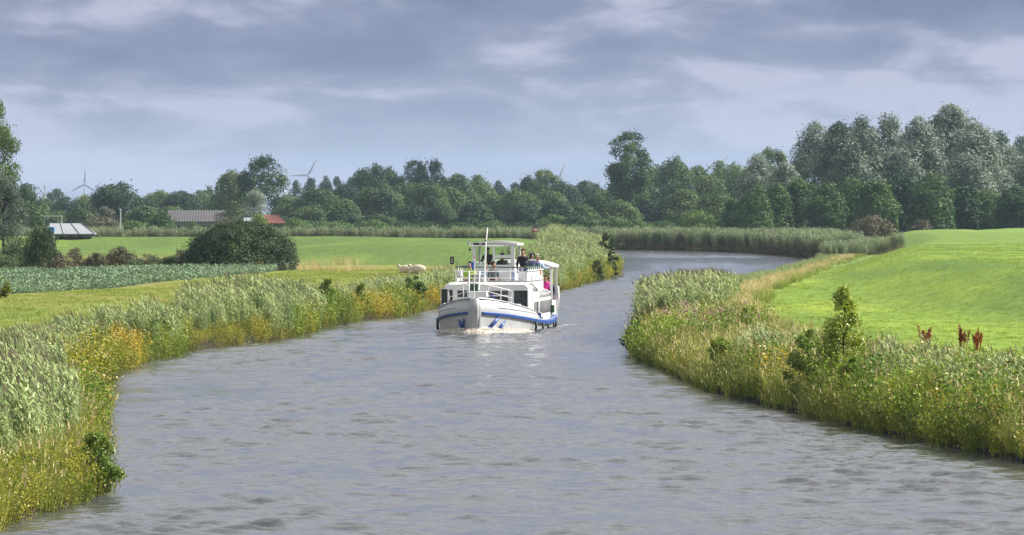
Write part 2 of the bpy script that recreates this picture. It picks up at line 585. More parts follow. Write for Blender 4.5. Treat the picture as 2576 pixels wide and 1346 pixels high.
# ------------------------------------------------------------------ water
def mat_water():
    m, N, L, b = new_mat('canal_water')
    ge = N.new('ShaderNodeNewGeometry')

    def noi(sc, rot, scale, detail, rough, dist=0.0):
        mp = N.new('ShaderNodeMapping'); mp.inputs['Scale'].default_value = sc; mp.inputs['Rotation'].default_value = (0, 0, rot)
        L.new(ge.outputs['Position'], mp.inputs[0])
        n = N.new('ShaderNodeTexNoise'); n.inputs['Scale'].default_value = scale
        n.inputs['Detail'].default_value = detail; n.inputs['Roughness'].default_value = rough
        n.inputs['Distortion'].default_value = dist
        L.new(mp.outputs[0], n.inputs['Vector'])
        return n
    a = noi((1, 0.75, 1), 0.25, 1.1, 3, 0.55, 0.4)      # wind chop
    c = noi((1, 0.8, 1), -0.3, 4.2, 3, 0.6, 0.2)        # ripples
    gust = noi((1, 0.25, 1), 0.15, 0.09, 4, 0.55)       # calmer and rougher patches
    g = N.new('ShaderNodeMapRange'); g.inputs[1].default_value = 0.35; g.inputs[2].default_value = 0.65
    g.inputs[3].default_value = 0.6; g.inputs[4].default_value = 1.25
    L.new(gust.outputs['Fac'], g.inputs[0])
    def wave(n, amp):
        a_ = N.new('ShaderNodeMath'); a_.operation = 'MULTIPLY'; a_.inputs[1].default_value = amp
        L.new(n.outputs['Fac'], a_.inputs[0])
        m_ = N.new('ShaderNodeMath'); m_.operation = 'MULTIPLY'
        L.new(a_.outputs[0], m_.inputs[0]); L.new(g.outputs[0], m_.inputs[1])
        return m_
    sm = N.new('ShaderNodeMath'); sm.operation = 'ADD'
    L.new(wave(a, 0.0).outputs[0], sm.inputs[0]); L.new(wave(c, 0.035).outputs[0], sm.inputs[1])
    b2 = N.new('ShaderNodeBump'); b2.inputs['Distance'].default_value = 1.0; b2.inputs['Strength'].default_value = 1.0
    L.new(sm.outputs[0], b2.inputs['Height'])
    b.inputs['Base Color'].default_value = (0.070, 0.075, 0.080, 1)
    b.inputs['Roughness'].default_value = 0.05
    b.inputs['IOR'].default_value = 1.42
    L.new(b2.outputs[0], b.inputs['Normal'])
    return m


M['water'] = mat_water()


def waves(X, Y, lam_min, seed=8, shelter=1.0):
    """wind chop: many small wave trains running roughly along the canal, rougher in the gusts"""
    r = np.random.default_rng(seed)
    n = 56
    lam = np.clip(np.exp(r.normal(math.log(0.47), 0.45, n)), 0.2, 2.2)
    th = math.radians(78) + r.normal(0, 0.62, n)
    ph = r.uniform(0, 6.283, n)
    gust = np.clip(0.9 + 1.6*(fbm(X/9+3, Y/30, 3)-0.5), 0.55, 1.25)*shelter
    gust = gust*np.clip(1.0+3.2*(fbm(X/1.1+21, Y/2.6+9, 4)-0.47), 0.35, 1.6)
    wx = (fbm(X/2.3, Y/2.3+50, 2)-0.5)*0.5; wy = (fbm(X/2.3+80, Y/2.3, 2)-0.5)*0.5
    Z = np.zeros_like(X); DX = np.zeros_like(X); DY = np.zeros_like(X)
    for l, t, p in zip(lam, th, ph):
        w = np.clip((l/lam_min-1.0)/1.0, 0, 1)
        k = 2*math.pi/l
        lg = 1.0 if l < 1.1 else np.clip((lam_min-0.36)/0.3, 0.25, 3.0)   # the longer trains only matter in the far reach
        a = 0.054*l/(2*math.pi)*w*gust*lg
        f = k*((X+wx)*math.cos(t)+(Y+wy)*math.sin(t))+p
        Z += a*np.cos(f)
        sn = np.sin(f)
        DX -= 0.9*a*math.cos(t)*sn; DY -= 0.9*a*math.sin(t)*sn
    return X+DX, Y+DY, Z


def grid_faces(shape):
    idx = np.arange(shape[0]*shape[1]).reshape(shape)
    return np.stack([idx[:-1, :-1], idx[:-1, 1:], idx[1:, 1:], idx[1:, :-1]], -1).reshape(-1, 4)


def build_water():
    rows = [70.0]
    while rows[-1] < 560:
        y = rows[-1]
        rows.append(y + min(max(0.0009*y, 0.075), 0.17) + max(0, y-330)*0.0015)
    rows = np.array(rows)
    lo = np.argsort(LB[:, 1]); ro = np.argsort(RB[:, 1])
    lb = LB[LB[:, 1] < 632]; rb = RB[RB[:, 1] < 560]
    xl = np.interp(rows, np.maximum.accumulate(lb[:, 1]), lb[:, 0]) - 1.6
    xr = np.interp(rows, np.maximum.accumulate(rb[:, 1]), rb[:, 0]) + 1.6
    v = np.linspace(0, 1, 126)
    X = xl[:, None] + (xr-xl)[:, None]*v[None]
    Y = np.repeat(rows[:, None], len(v), 1)
    lam = np.maximum(np.gradient(rows)[:, None]*2.6, (xr-xl)[:, None]/125*1.4)
    parts = []
    # calmer in the lee of the banks
    dl, dr = X-xl[:, None]-1.6, xr[:, None]-1.6-X
    she = np.clip(0.30+0.70*np.minimum(dl/1.8, dr/3.2), 0.22, 1.0)
    x1, y1, z1 = waves(X, Y, lam, shelter=she)
    # bow waves spreading in a V from the boat and stern waves behind it
    ca, sa = math.cos(0.1125), math.sin(0.1125)
    dx_, dy_ = X+1.56, Y-214.6
    bx_l, by_l = dx_*ca-dy_*sa, dx_*sa+dy_*ca
    for k_, off in enumerate((0.0, 2.6, 5.2)):
        e = np.abs(bx_l) - (0.5+np.clip(by_l-off, 0, None)*0.36)
        z1 += np.where(by_l > off, 0.10*0.75**k_*np.exp(-(e/0.32)**2)*np.exp(-(by_l-off)/16)*np.clip((by_l-off)/1.0, 0, 1), 0)*np.clip(dl/1.5, 0, 1)*np.clip(dr/1.5, 0, 1)
    z1 += np.where((by_l > 14) & (np.abs(bx_l) < 5), 0.045*np.sin((by_l-14)*2.1+0.15*bx_l**2)*np.exp(-(by_l-14)/22)*np.exp(-(bx_l/2.6)**2), 0)
    parts.append((x1, y1, z1))
    X, Y = np.meshgrid(np.arange(-75, 34.5, 0.5), np.arange(558, 730, 0.45))
    x2, y2, z2 = waves(X, Y, np.full_like(X, 1.1))
    parts.append((x2, y2, z2*3.2))
    for x0, xe, y0, ye in ((-140, 140, -60, 70.3), (-140, -74, 558, 760)):
        X, Y = np.meshgrid(np.linspace(x0, xe, 12), np.linspace(y0, ye, 12))
        parts.append((X, Y, np.zeros_like(X)-0.02))
    V, Fq, off = [], [], 0
    for X, Y, Z in parts:
        V.append(np.column_stack([X.ravel(), Y.ravel(), Z.ravel()])); Fq.append(grid_faces(X.shape)+off); off += X.size
    me = np_mesh('canal_water', np.vstack(V), np.vstack(Fq), M['water'], smooth=True)
    tag(link('canal_water', me), kind='structure')


build_water()


# ------------------------------------------------------------------ plants: leaf clouds
def leaf_cards(Cc, Nn, size, r, aspect=0.6, jitter=0.7, up=0.0):
    """diamond shaped leaves at Cc facing roughly Nn"""
    n = len(Cc)
    d = Nn * (1 - jitter) + r.normal(0, 1, (n, 3)) * jitter
    d[:, 2] += up
    d /= np.linalg.norm(d, axis=1)[:, None] + 1e-9
    a = r.normal(0, 1, (n, 3))
    u = np.cross(d, a); u /= np.linalg.norm(u, axis=1)[:, None] + 1e-9
    w = np.cross(d, u)
    s = np.asarray(size)
    s = np.full(n, s) if s.ndim == 0 else s
    s = s[:, None]
    V = np.stack([Cc - u*s*0.5, Cc + w*s*0.5*aspect + d*s*0.06, Cc + u*s*0.5, Cc - w*s*0.5*aspect + d*s*0.06], 1).reshape(-1, 3)
    Fq = np.arange(4*n).reshape(n, 4)
    return V, Fq


def env(shape, t):
    if shape == 'round': return np.sqrt(np.clip(1-(2*t-1)**2, 0, 1))**0.85
    if shape == 'dome': return np.sqrt(np.clip(1-t**2.2, 0, 1))
    if shape == 'egg': return np.sqrt(np.clip(1-(1.35*t-0.35)**2, 0, 1))**0.9
    if shape == 'cone': return np.clip(1.02-t, 0, 1)**0.7*(0.55+0.45*np.clip(t*6, 0, 1))
    if shape == 'plume': return np.clip(1-t**2.0, 0, 1)**0.62*(0.75+0.25*np.clip(t*4, 0, 1))
    if shape == 'top': return np.sqrt(np.clip(1-(1.9*t-0.95)**2, 0, 1))*(0.55+0.55*t)


def crown_mesh(name, mat, H, W, base, shape, nl, nleaf, leaf, seed, lobe=(0.13, 0.22), squash=0.8, jitter=0.38, fill=0.78, tall=1.0, stray=0.06, aspect=0.6, shell=0.0):
    """crown of unit-free metres: leaf clumps grouped in uneven lobes; returns mesh and lobe centres"""
    r = np.random.default_rng(seed)
    ch = H - base
    t = r.random(nl)**0.9
    ang = r.random(nl)*2*math.pi
    rad = env(shape, t)*W/2*fill*np.sqrt(r.uniform(0.15, 1, nl))
    lr = W*r.uniform(lobe[0], lobe[1], nl)*(0.75+0.5*env(shape, t))
    ctr = np.stack([np.cos(ang)*rad, np.sin(ang)*rad, base + t*(ch - lr*0.9*tall) + lr*0.35], 1)
    wts = lr**2; wts = wts/wts.sum()
    li = r.choice(nl, nleaf, p=wts)
    dirs = r.normal(0, 1, (nleaf, 3)); dirs[:, 2] += 0.25
    dirs /= np.linalg.norm(dirs, axis=1)[:, None]
    rr = (0.45+0.6*r.random(nleaf)**0.6)
    # clumps inside each lobe
    k = r.integers(0, 14, nleaf)
    cd = r.normal(0, 1, (nl, 14, 3)); cd /= np.linalg.norm(cd, axis=2)[..., None]
    dirs2 = dirs*0.55 + cd[li, k]*0.75
    dirs2 /= np.linalg.norm(dirs2, axis=1)[:, None]
    P = ctr[li] + dirs2*(lr[li]*rr)[:, None]*np.array([1, 1, squash*tall])
    ns = int(nleaf*stray)
    P[:ns] += r.normal(0, 1, (ns, 3))*W*0.05
    nn = dirs2.copy()
    P[:, :2] *= (W/2)/np.percentile(np.linalg.norm(P[:, :2], axis=1), 97)
    P[:, 2] = base + (P[:, 2]-base)*(H-base)/(np.percentile(P[:, 2], 99.7)-base)
    if shell > 0:      # leaves that close the crown's outer skin
        m_ = int(nleaf*shell)
        tt = r.random(m_); aa = r.random(m_)*2*math.pi
        wob = 1 + 0.10*np.sin(aa*5+tt*7+seed)*np.sin(tt*11+aa*2) + r.normal(0, 0.03, m_)
        er = env(shape, tt)*W/2*0.95*wob
        P[-m_:] = np.stack([np.cos(aa)*er, np.sin(aa)*er, base + tt*ch*0.97*(1+0.04*np.sin(aa*3+seed))], 1)
        nn[-m_:] = np.stack([np.cos(aa)*(1-0.5*tt), np.sin(aa)*(1-0.5*tt), 0.25+tt], 1)
        nn[-m_:] /= np.linalg.norm(nn[-m_:], axis=1)[:, None]
    P[:, 2] = np.maximum(P[:, 2], 0.02*H)
    V, Fq = leaf_cards(P, nn, leaf*r.uniform(0.6, 1.4, nleaf), r, aspect, jitter, up=0.15)
    return np_mesh(name, V, Fq, mat), ctr


def trunk_mesh(name, H, base, ctr, r0, seed, mat=None, nlimb=9):
    r = np.random.default_rng(seed)
    b = MB()
    top = base + (H-base)*0.6
    pts = []
    for k in range(6):
        t = k/5
        pts.append((math.sin(k*1.3+seed)*r0*0.5*t, math.cos(k*1.7+seed)*r0*0.5*t, -0.25 + (top+0.25)*t))
    b.tube(pts, [r0*(1.25 if k == 0 else 1-0.16*k) for k in range(6)], 8)
    order = r.permutation(len(ctr))[:nlimb]
    for i in order:
        c = ctr[i]
        s = np.array([0, 0, max(base*0.7, min(c[2]*0.75, top*0.95))])
        mid = s*0.45 + c*0.55 + np.array([0, 0, -0.06*H*r.random()])
        b.tube([s, mid, c], [r0*0.42, r0*0.26, r0*0.09], 5)
    return b.mesh(name, mat or M['trunk'], smooth=True)


M['oak'] = leafy('oak_leaves', (0.014, 0.038, 0.018), (0.042, 0.086, 0.030), (0.105, 0.160, 0.042), 0.2, 0.12)
M['alder'] = leafy('alder_leaves', (0.016, 0.046, 0.015), (0.038, 0.090, 0.023), (0.085, 0.155, 0.032), 0.18, 0.2)
M['willow'] = leafy('silver_willow_leaves', (0.022, 0.046, 0.024), (0.075, 0.115, 0.070), (0.23, 0.27, 0.21), 0.15, 0.22)
M['silver'] = leafy('silver_leaves', (0.07, 0.10, 0.07), (0.16, 0.20, 0.15), (0.30, 0.34, 0.28), 0.2, 0.3)
M['far'] = leafy('far_wood_leaves', (0.016, 0.036, 0.018), (0.032, 0.062, 0.026), (0.055, 0.092, 0.032), 0.2, 0.1)
M['bright'] = leafy('light_green_leaves', (0.05, 0.095, 0.018), (0.09, 0.16, 0.025), (0.15, 0.22, 0.035), 0.2, 0.3)
M['brown'] = leafy('brown_twiggy_leaves', (0.038, 0.042, 0.024), (0.080, 0.074, 0.040), (0.125, 0.108, 0.058), 0.1, 0.4)
M['scrub'] = leafy('dark_scrub_leaves', (0.020, 0.042, 0.014), (0.050, 0.085, 0.028), (0.100, 0.140, 0.055), 0.2, 0.5)
M['olive'] = leafy('grey_olive_leaves', (0.06, 0.065, 0.04), (0.11, 0.115, 0.07), (0.16, 0.16, 0.10), 0.12, 0.3)

PROTO = {}
def proto(key, mat, H, W, base, shape, nl, nleaf, leaf, r0, nvar=2, **kw):
    PROTO[key] = []
    for v in range(nvar):
        sd = abs(hash_(key)) % 9973 + v*17
        cm, ctr = crown_mesh(key+'_crown', mat, H, W, base, shape, nl, nleaf, leaf, sd, **kw)
        tm = trunk_mesh(key+'_trunk', H, base, ctr, r0, sd)
        PROTO[key].append((cm, tm, H, W))


def hash_(s):
    h = 7
    for c in s: h = (h*131 + ord(c)) & 0x7fffffff
    return h


proto('oak', M['oak'], 16, 14, 1.6, 'round', 30, 12500, 0.62, 0.42, 4, lobe=(0.12, 0.22), shell=0.1, stray=0.1)
proto('oak_low', M['oak'], 12, 13, 0.4, 'dome', 28, 11000, 0.58, 0.35, 3, lobe=(0.12, 0.21), shell=0.12, stray=0.1)
proto('far', M['far'], 15, 13, 1.0, 'egg', 34, 6500, 0.62, 0.4, 3, lobe=(0.11, 0.2))
proto('open', M['oak'], 20, 12, 4.0, 'round', 60, 11000, 0.44, 0.36, 2, lobe=(0.08, 0.15), fill=0.92, stray=0.15)
proto('lollipop', M['oak'], 22, 10.5, 3.0, 'top', 90, 17000, 0.42, 0.34, 1, lobe=(0.09, 0.16), fill=0.9, stray=0.12)
proto('willow', M['willow'], 23, 12, 0.8, 'plume', 60, 20000, 0.58, 0.45, 4, lobe=(0.12, 0.2), fill=0.95, tall=1.4, aspect=0.38, stray=0.1, jitter=0.4)
proto('alder', M['alder'], 13, 9, 0.2, 'egg', 30, 12000, 0.46, 0.25, 3, lobe=(0.13, 0.22), tall=1.1, shell=0.2)
proto('bush', M['alder'], 5, 8, 0.0, 'dome', 26, 5000, 0.36, 0.12, 2, lobe=(0.12, 0.2))
proto('bright_bush', M['bright'], 5, 8, 0.0, 'dome', 26, 4500, 0.36, 0.12, 1, lobe=(0.12, 0.2))
proto('olive', M['olive'], 8, 8, 0.3, 'dome', 34, 6500, 0.34, 0.2, 1, lobe=(0.1, 0.17))
proto('brown_bush', M['brown'], 4, 7, 0.0, 'dome', 26, 5000, 0.28, 0.1, 1, lobe=(0.1, 0.18), stray=0.15)
proto('scrub', M['scrub'], 3.6, 8.6, 0.0, 'dome', 120, 40000, 0.13, 0.14, 1, lobe=(0.06, 0.10), squash=0.8, fill=0.92, stray=0.01, jitter=0.35, shell=0.5)
proto('scrub_small', M['scrub'], 2.4, 3.2, 0.0, 'dome', 24, 7000, 0.12, 0.08, 2, lobe=(0.11, 0.2), stray=0.1)
proto('brown_scrub', M['brown'], 1.6, 2.4, 0.0, 'dome', 20, 4000, 0.11, 0.05, 2, lobe=(0.11, 0.2), stray=0.2)
proto('near_tree', M['oak'], 17, 9, 3.0, 'egg', 60, 24000, 0.24, 0.4, 1, lobe=(0.08, 0.15), stray=0.08)
proto('near_willow', M['silver'], 9, 5, 0.3, 'egg', 44, 16000, 0.2, 0.2, 1, lobe=(0.1, 0.17), tall=1.4, aspect=0.4)

PLANTS = []
def plant(name, key, x, top, w, Y, label, cat='tree', group=None, var=0, rz=None, base=None):
    """a tree or shrub whose top, width and distance are given; stands on the ground there"""
    vs = PROTO[key]
    cm, tm, Hp, Wp = vs[var % len(vs)]
    X, Zt = at(x, top, Y)
    z0 = gz(X, Y) if base is None else base
    h = Zt - z0
    sx = w*Y/F/Wp
    o = empty(name, (X, Y, z0), (len(PLANTS)*2.399) % 6.283 if rz is None else rz)
    tr = link('trunk', tm, o, scale=(min(sx, h/Hp*1.2),)*2 + (h/Hp,))
    cr = link('crown', cm, o, scale=(sx, sx, h/Hp))
    tag(o, label, cat, group)
    PLANTS.append(o)
    return o


ORD = ['first', 'second', 'third', 'fourth', 'fifth', 'sixth', 'seventh', 'eighth', 'ninth', 'tenth', 'eleventh', 'twelfth', 'thirteenth',
       'fourteenth', 'fifteenth', 'sixteenth', 'seventeenth', 'eighteenth', 'nineteenth', 'twentieth', 'twenty-first', 'twenty-second']


def tree_row(name, key, Y, rows, text, group, jit=25, cat='tree'):
    rows = sorted(rows)
    for i, (x, top, w) in enumerate(rows):
        plant(name, key, x, top, w, Y + jit*math.sin(i*2.7+1), text % ORD[i], cat, group, var=i)


# single trees that stand out
plant('oak_tree', 'near_tree', -22, 243, 150, 470, 'tall dark green tree cut off by the left edge of the picture', base=0.6)
plant('willow_tree', 'near_willow', 8, 438, 112, 440, 'silvery grey willow under the tall tree at the left edge', base=0.6)
plant('oak_tree', 'oak', 72, 463, 100, 900, 'dark tree just right of the silvery willow at the left edge', var=1)
plant('oak_tree', 'oak', 290, 462, 122, 1080, 'broad round dark tree beside the left wind turbine', var=2)
plant('olive_shrub', 'olive', 262, 522, 92, 900, 'grey olive rounded tree right of the pale shed roof', 'tree')
plant('oak_tree', 'open', 655, 393, 128, 1090, 'tall loose-crowned tree left of the lattice pylon', var=0)
plant('oak_tree', 'oak', 590, 432, 112, 1130, 'dark rounded tree touching the tall loose-crowned tree on the left', var=3)
plant('willow_tree', 'near_willow', 640, 478, 76, 960, 'small silvery willow in front of the loose-crowned tree above the big bush', base=0.6)
plant('lollipop_tree', 'lollipop', 1583, 334, 118, 1060, 'tallest tree in the middle with a rounded see-through crown', base=0.6)
plant('oak_tree', 'open', 1042, 404, 84, 1330, 'left of two see-through crowns rising above the middle wood', var=1)
plant('oak_tree', 'open', 1087, 402, 74, 1320, 'right of two see-through crowns rising above the middle wood', var=0)
plant('oak_tree', 'open', 1365, 428, 96, 1280, 'tree with a ragged top between the two right-hand turbine blades', var=1)
plant('willow_tree', 'open', 1940, 374, 110, 960, 'thin-topped tree left of the tall silvery willows', var=0)
plant('brown_shrub', 'brown_bush', 2188, 542, 130, 800, 'wide reddish brown bush at the foot of the right-hand trees', 'bush')
plant('brown_shrub', 'brown_bush', 2322, 553, 92, 790, 'smaller brown bush at the foot of the right-hand trees', 'bush')

tree_row('far_tree', 'far', 1700, [(140, 476, 66), (745, 455, 48), (780, 449, 52), (817, 444, 52), (850, 446, 52), (884, 447, 54), (1254, 456, 62), (1300, 461, 64),
    (522, 468, 46), (2515, 334, 130), (2580, 345, 110), (1320, 452, 40), (1500, 462, 60)],
    'bluish far tree, %s from the left in the row farthest away', 'farthest row of trees', 60)
tree_row('oak_tree', 'oak', 1300, [(110, 500, 74), (165, 496, 80), (222, 492, 78), (400, 481, 100), (455, 482, 104), (506, 480, 90), (935, 417, 92), (978, 424, 80),
    (1150, 440, 96), (1198, 442, 104), (1340, 446, 80), (1420, 460, 96), (1476, 457, 104), (1560, 440, 96), (1640, 420, 100), (1694, 399, 108), (1752, 420, 100), (1805, 407, 100), (1858, 414, 90)],
    'dark green tree, %s from the left in the back row of the wood', 'back row of the wood', 40)
tree_row('oak_tree', 'oak', 1150, [(20, 520, 110), (355, 500, 100), (560, 500, 110), (735, 492, 110), (800, 476, 124), (872, 470, 132), (955, 468, 130), (1015, 462, 120), (1075, 458, 116),
    (1125, 472, 110), (1250, 490, 120), (1310, 478, 110), (1380, 480, 100), (1520, 480, 110), (1610, 455, 110), (1705, 458, 116), (1780, 440, 116), (1840, 452, 110)],
    'dark green tree, %s from the left in the middle row of the wood', 'middle row of the wood', 30)
tree_row('oak_tree', 'oak_low', 1030, [(130, 530, 90), (200, 525, 100), (360, 518, 110), (430, 520, 110), (500, 545, 100), (700, 545, 110), (775, 520, 110), (858, 500, 124), (950, 540, 122),
    (1030, 520, 110), (1112, 512, 92), (1196, 510, 112), (1320, 510, 110), (1400, 500, 110), (1462, 512, 116), (1560, 505, 110), (1628, 506, 90), (1720, 478, 126), (1800, 486, 112)],
    'low broad green tree, %s from the left at the front of the wood', 'front row of the wood', 20)
tree_row('hedge_shrub', 'bush', 960, [(40, 560, 90), (330, 555, 100), (560, 540, 110), (620, 545, 100), (770, 555, 100), (850, 556, 96), (940, 552, 90), (1010, 556, 90), (1080, 558, 96), (1160, 560, 90), (1240, 556, 96),
    (1310, 558, 90), (1390, 540, 100), (1455, 536, 110), (1540, 545, 100), (1600, 552, 90), (1670, 555, 96), (1820, 550, 90)],
    'rounded green hedge bush, %s from the left along the foot of the wood', 'hedge at the foot of the wood', 14, 'bush')
plant('alder_tree', 'olive', 572, 530, 90, 850, 'green tree hiding the right end of the long barn')
plant('hedge_shrub', 'bush', 486, 558, 46, 840, 'small bush in front of the long barn wall', 'bush')
plant('hedge_shrub', 'bush', 408, 532, 76, 850, 'dark bush at the left end of the long barn', 'bush', var=1)
plant('hedge_shrub', 'bush', 742, 548, 84, 840, 'bush covering the right side of the red roofed house', 'bush', var=1)
plant('light_shrub', 'bright_bush', 1440, 566, 150, 780, 'yellow-green low bush behind the reeds left of the far water', 'bush')
plant('light_shrub', 'bright_bush', 1752, 532, 100, 900, 'light green bush in front of the wood, left of the right-hand trees', 'bush')
plant('light_shrub', 'bright_bush', 650, 540, 70, 760, 'yellow-green bush just above the big dark bush', 'bush')
tree_row('willow_tree', 'willow', 930, [(2050, 314, 165), (2110, 312, 170), (2165, 300, 160), (2228, 292, 170), (2312, 300, 160), (2392, 268, 210), (2455, 310, 190), (2540, 366, 190), (2610, 380, 170)],
    'tall silvery willow, %s from the left in the right-hand group', 'tall willows on the right', 26)
tree_row('willow_tree', 'willow', 880, [(1905, 392, 120), (1975, 410, 130), (2140, 375, 160), (2270, 380, 160), (2430, 390, 180), (2500, 420, 160)],
    'shorter grey willow, %s from the left before the tall willows', 'front willows on the right', 16)
tree_row('alder_tree', 'alder', 845, [(1848, 500, 70), (1900, 470, 90), (1955, 462, 96), (2015, 452, 104), (2075, 462, 110), (2140, 450, 110), (2205, 456, 116), (2270, 438, 130), (2345, 440, 120), (2420, 470, 120), (2490, 480, 120), (2555, 470, 120)],
    'leafy green alder, %s from the left before the willows', 'alders on the right', 12)

# bushes near the crop field, left
plant('thorn_bush', 'scrub', 604, 557, 298, 381, 'big dark rounded thorn bush behind the crop field', 'bush', rz=0.6)
plant('thorn_bush', 'scrub_small', 104, 566, 96, 375, 'dark pointed bush standing before the pale shed roof', 'bush', var=1)
plant('thorn_bush', 'scrub_small', 50, 600, 120, 378, 'dark spreading bush left of the pointed bush', 'bush')
plant('thorn_bush', 'scrub_small', 8, 640, 90, 372, 'low dark bush at the left edge behind the crop field', 'bush', var=1)
plant('thorn_bush', 'scrub_small', 128, 618, 80, 380, 'dark bush clump right under the blue tank', 'bush')
plant('thorn_bush', 'scrub_small', 372, 640, 118, 382, 'low dark bush nearest the left side of the big thorn bush', 'bush')
plant('thorn_bush', 'scrub_small', 430, 646, 80, 379, 'lowest dark bush tucked against the big thorn bush', 'bush', var=1)
plant('brown_scrub_bush', 'brown_scrub', 186, 624, 66, 384, 'brown bush right of the dark pointed bush', 'bush')
plant('brown_scrub_bush', 'brown_scrub', 302, 621, 80, 388, 'roundest brown bush midway between pointed bush and big thorn bush', 'bush', var=1)
plant('brown_scrub_bush', 'brown_scrub', 240, 636, 70, 384, 'brown bush left of the roundest brown bush', 'bush', var=1)
plant('brown_scrub_bush', 'brown_scrub', 455, 628, 90, 405, 'brown bush close behind the left flank of the big thorn bush', 'bush')
plant('green_scrub_bush', 'brown_scrub', 155, 648, 100, 372, 'low bush in front of the dark pointed bush', 'bush')


# ------------------------------------------------------------------ plants scattered as ground cover
def ribbon(V, Fq, MI, pts, w, side, mi):
    """flat tapering blade through pts"""
    b = len(V)
    n = len(pts)
    for i, p in enumerate(pts):
        k = w*(1 - i/(n-1)*0.9) if n > 1 else w
        V.append(p - side*k*0.5); V.append(p + side*k*0.5)
    for i in range(n-1):
        Fq.append((b+2*i, b+2*i+1, b+2*i+3, b+2*i+2)); MI.append(mi)


def variant(name, V, Fq, MI, mats):
    me = np_mesh(name, np.array(V), np.array(Fq), mats, MI)
    return bpy.data.objects.new(name, me)


def make_reed(name, seed, n=15, h=(1.8, 2.5), rad=0.34, mats=None, plume=0.3, leaves=10, lw=0.058):
    r = np.random.default_rng(seed)
    V, Fq, MI = [], [], []
    for k in range(n):
        a, d = r.random()*6.283, rad*math.sqrt(r.random())
        base = np.array([math.cos(a)*d, math.sin(a)*d, -0.05])
        hh = r.uniform(*h)
        lean = np.array([-0.10, 0.0, 0]) + r.normal(0, 0.06, 3)*np.array([1, 1, 0])
        def P(t): return base + np.array([0, 0, hh*t]) + lean*hh*t*t
        yaw = r.random()*3.1416
        side = np.array([math.cos(yaw), math.sin(yaw), 0])
        ribbon(V, Fq, MI, [P(0), P(0.5), P(1.0)], 0.022, side, 1)
        for j in range(leaves):
            t = 0.25 + 0.72*(j+r.random())/leaves
            s = P(t)
            yw = r.normal(math.pi, 1.1)
            out = np.array([math.cos(yw), math.sin(yw)*1.0, 0])
            ln = r.uniform(0.28, 0.5)*(1.1-0.45*t)
            p1 = s + out*ln*0.5 + np.array([0, 0, ln*0.42])
            p2 = s + out*ln*1.0 + np.array([0, 0, ln*r.uniform(0.0, 0.45)])
            sd = np.cross(out, [0, 0, 1.0]) + r.normal(0, 0.35, 3); sd /= np.linalg.norm(sd)
            ribbon(V, Fq, MI, [s, p1, p2], lw*r.uniform(0.8, 1.3), sd, 0)
        if r.random() < plume:
            s = P(1.0)
            for q in range(3):
                yw = r.random()*6.28
                sd = np.array([math.cos(yw), math.sin(yw), 0])
                ribbon(V, Fq, MI, [s - np.array([0, 0, .08]), s + np.array([-.05, 0, .10]), s + np.array([-.12, 0, .2])], 0.05, sd, 2)
    return variant(name, V, Fq, MI, mats)


def make_herb(name, seed, h=0.9, rad=0.35, nleaf=130, leaf=0.075, nfl=10, fl=0.05, mats=None, stems=12, fill=1.0):
    r = np.random.default_rng(seed)
    V, Fq, MI = [], [], []
    tops = []
    for k in range(stems):
        a, d = r.random()*6.283, rad*math.sqrt(r.random())*0.6
        base = np.array([math.cos(a)*d, math.sin(a)*d, -0.05])
        hh = h*r.uniform(0.65, 1.1)
        tip = base + np.array([math.cos(a)*rad*0.7 - 0.08*hh, math.sin(a)*rad*0.7, hh])*np.array([1, 1, 1])
        yaw = r.random()*3.14
        ribbon(V, Fq, MI, [base, base*0.5+tip*0.5+np.array([0, 0, .05*hh]), tip], 0.014, np.array([math.cos(yaw), math.sin(yaw), 0]), 1)
        tops.append((base, tip))
    pts, nn = [], []
    for k in range(nleaf):
        b0, tp = tops[r.integers(len(tops))]
        t = r.random()**0.7
        p = b0*(1-t) + tp*t + r.normal(0, 0.07, 3)*np.array([1, 1, 0.6])
        pts.append(p); nn.append((p[0], p[1], 0.5))
    lv, lf = leaf_cards(np.array(pts), np.array(nn)/np.linalg.norm(nn, axis=1)[:, None], leaf*r.uniform(0.6, 1.5, nleaf), r, 0.5, 0.6)
    b = len(V)
    V += list(lv); Fq += [tuple(f+b) for f in lf]; MI += [0]*len(lf)
    if nfl:
        pts = np.array([tops[r.integers(len(tops))][1] + r.normal(0, 0.05, 3) + np.array([0, 0, .02]) for _ in range(nfl)])
        lv, lf = leaf_cards(pts, np.tile([0, 0, 1.0], (nfl, 1)), fl*r.uniform(0.7, 1.5, nfl), r, 0.9, 0.5)
        b = len(V)
        V += list(lv); Fq += [tuple(f+b) for f in lf]; MI += [2]*len(lf)
    return variant(name, V, Fq, MI, mats)


def make_tuft(name, seed, n=26, h=0.8, rad=0.2, w=0.014, bend=0.5, mats=None, heads=0.0):
    r = np.random.default_rng(seed)
    V, Fq, MI = [], [], []
    for k in range(n):
        a, d = r.random()*6.283, rad*math.sqrt(r.random())
        base = np.array([math.cos(a)*d, math.sin(a)*d, -0.03])
        hh = h*r.uniform(0.55, 1.1)
        o = np.array([math.cos(a), math.sin(a), 0])*bend*r.random() + np.array([-0.22*bend, 0, 0])
        yaw = r.random()*3.14
        sd = np.array([math.cos(yaw), math.sin(yaw), 0])
        p2 = base + np.array([0, 0, hh]) + o*hh*0.8
        ribbon(V, Fq, MI, [base, base + np.array([0, 0, hh*0.6]) + o*hh*0.25, p2], w, sd, 0)
        if r.random() < heads:
            ribbon(V, Fq, MI, [p2 - np.array([0, 0, .10]), p2, p2 + o*0.1 + np.array([0, 0, .06])], w*2.4, sd, 1 if len(mats) > 1 else 0)
    return variant(name, V, Fq, MI, mats)


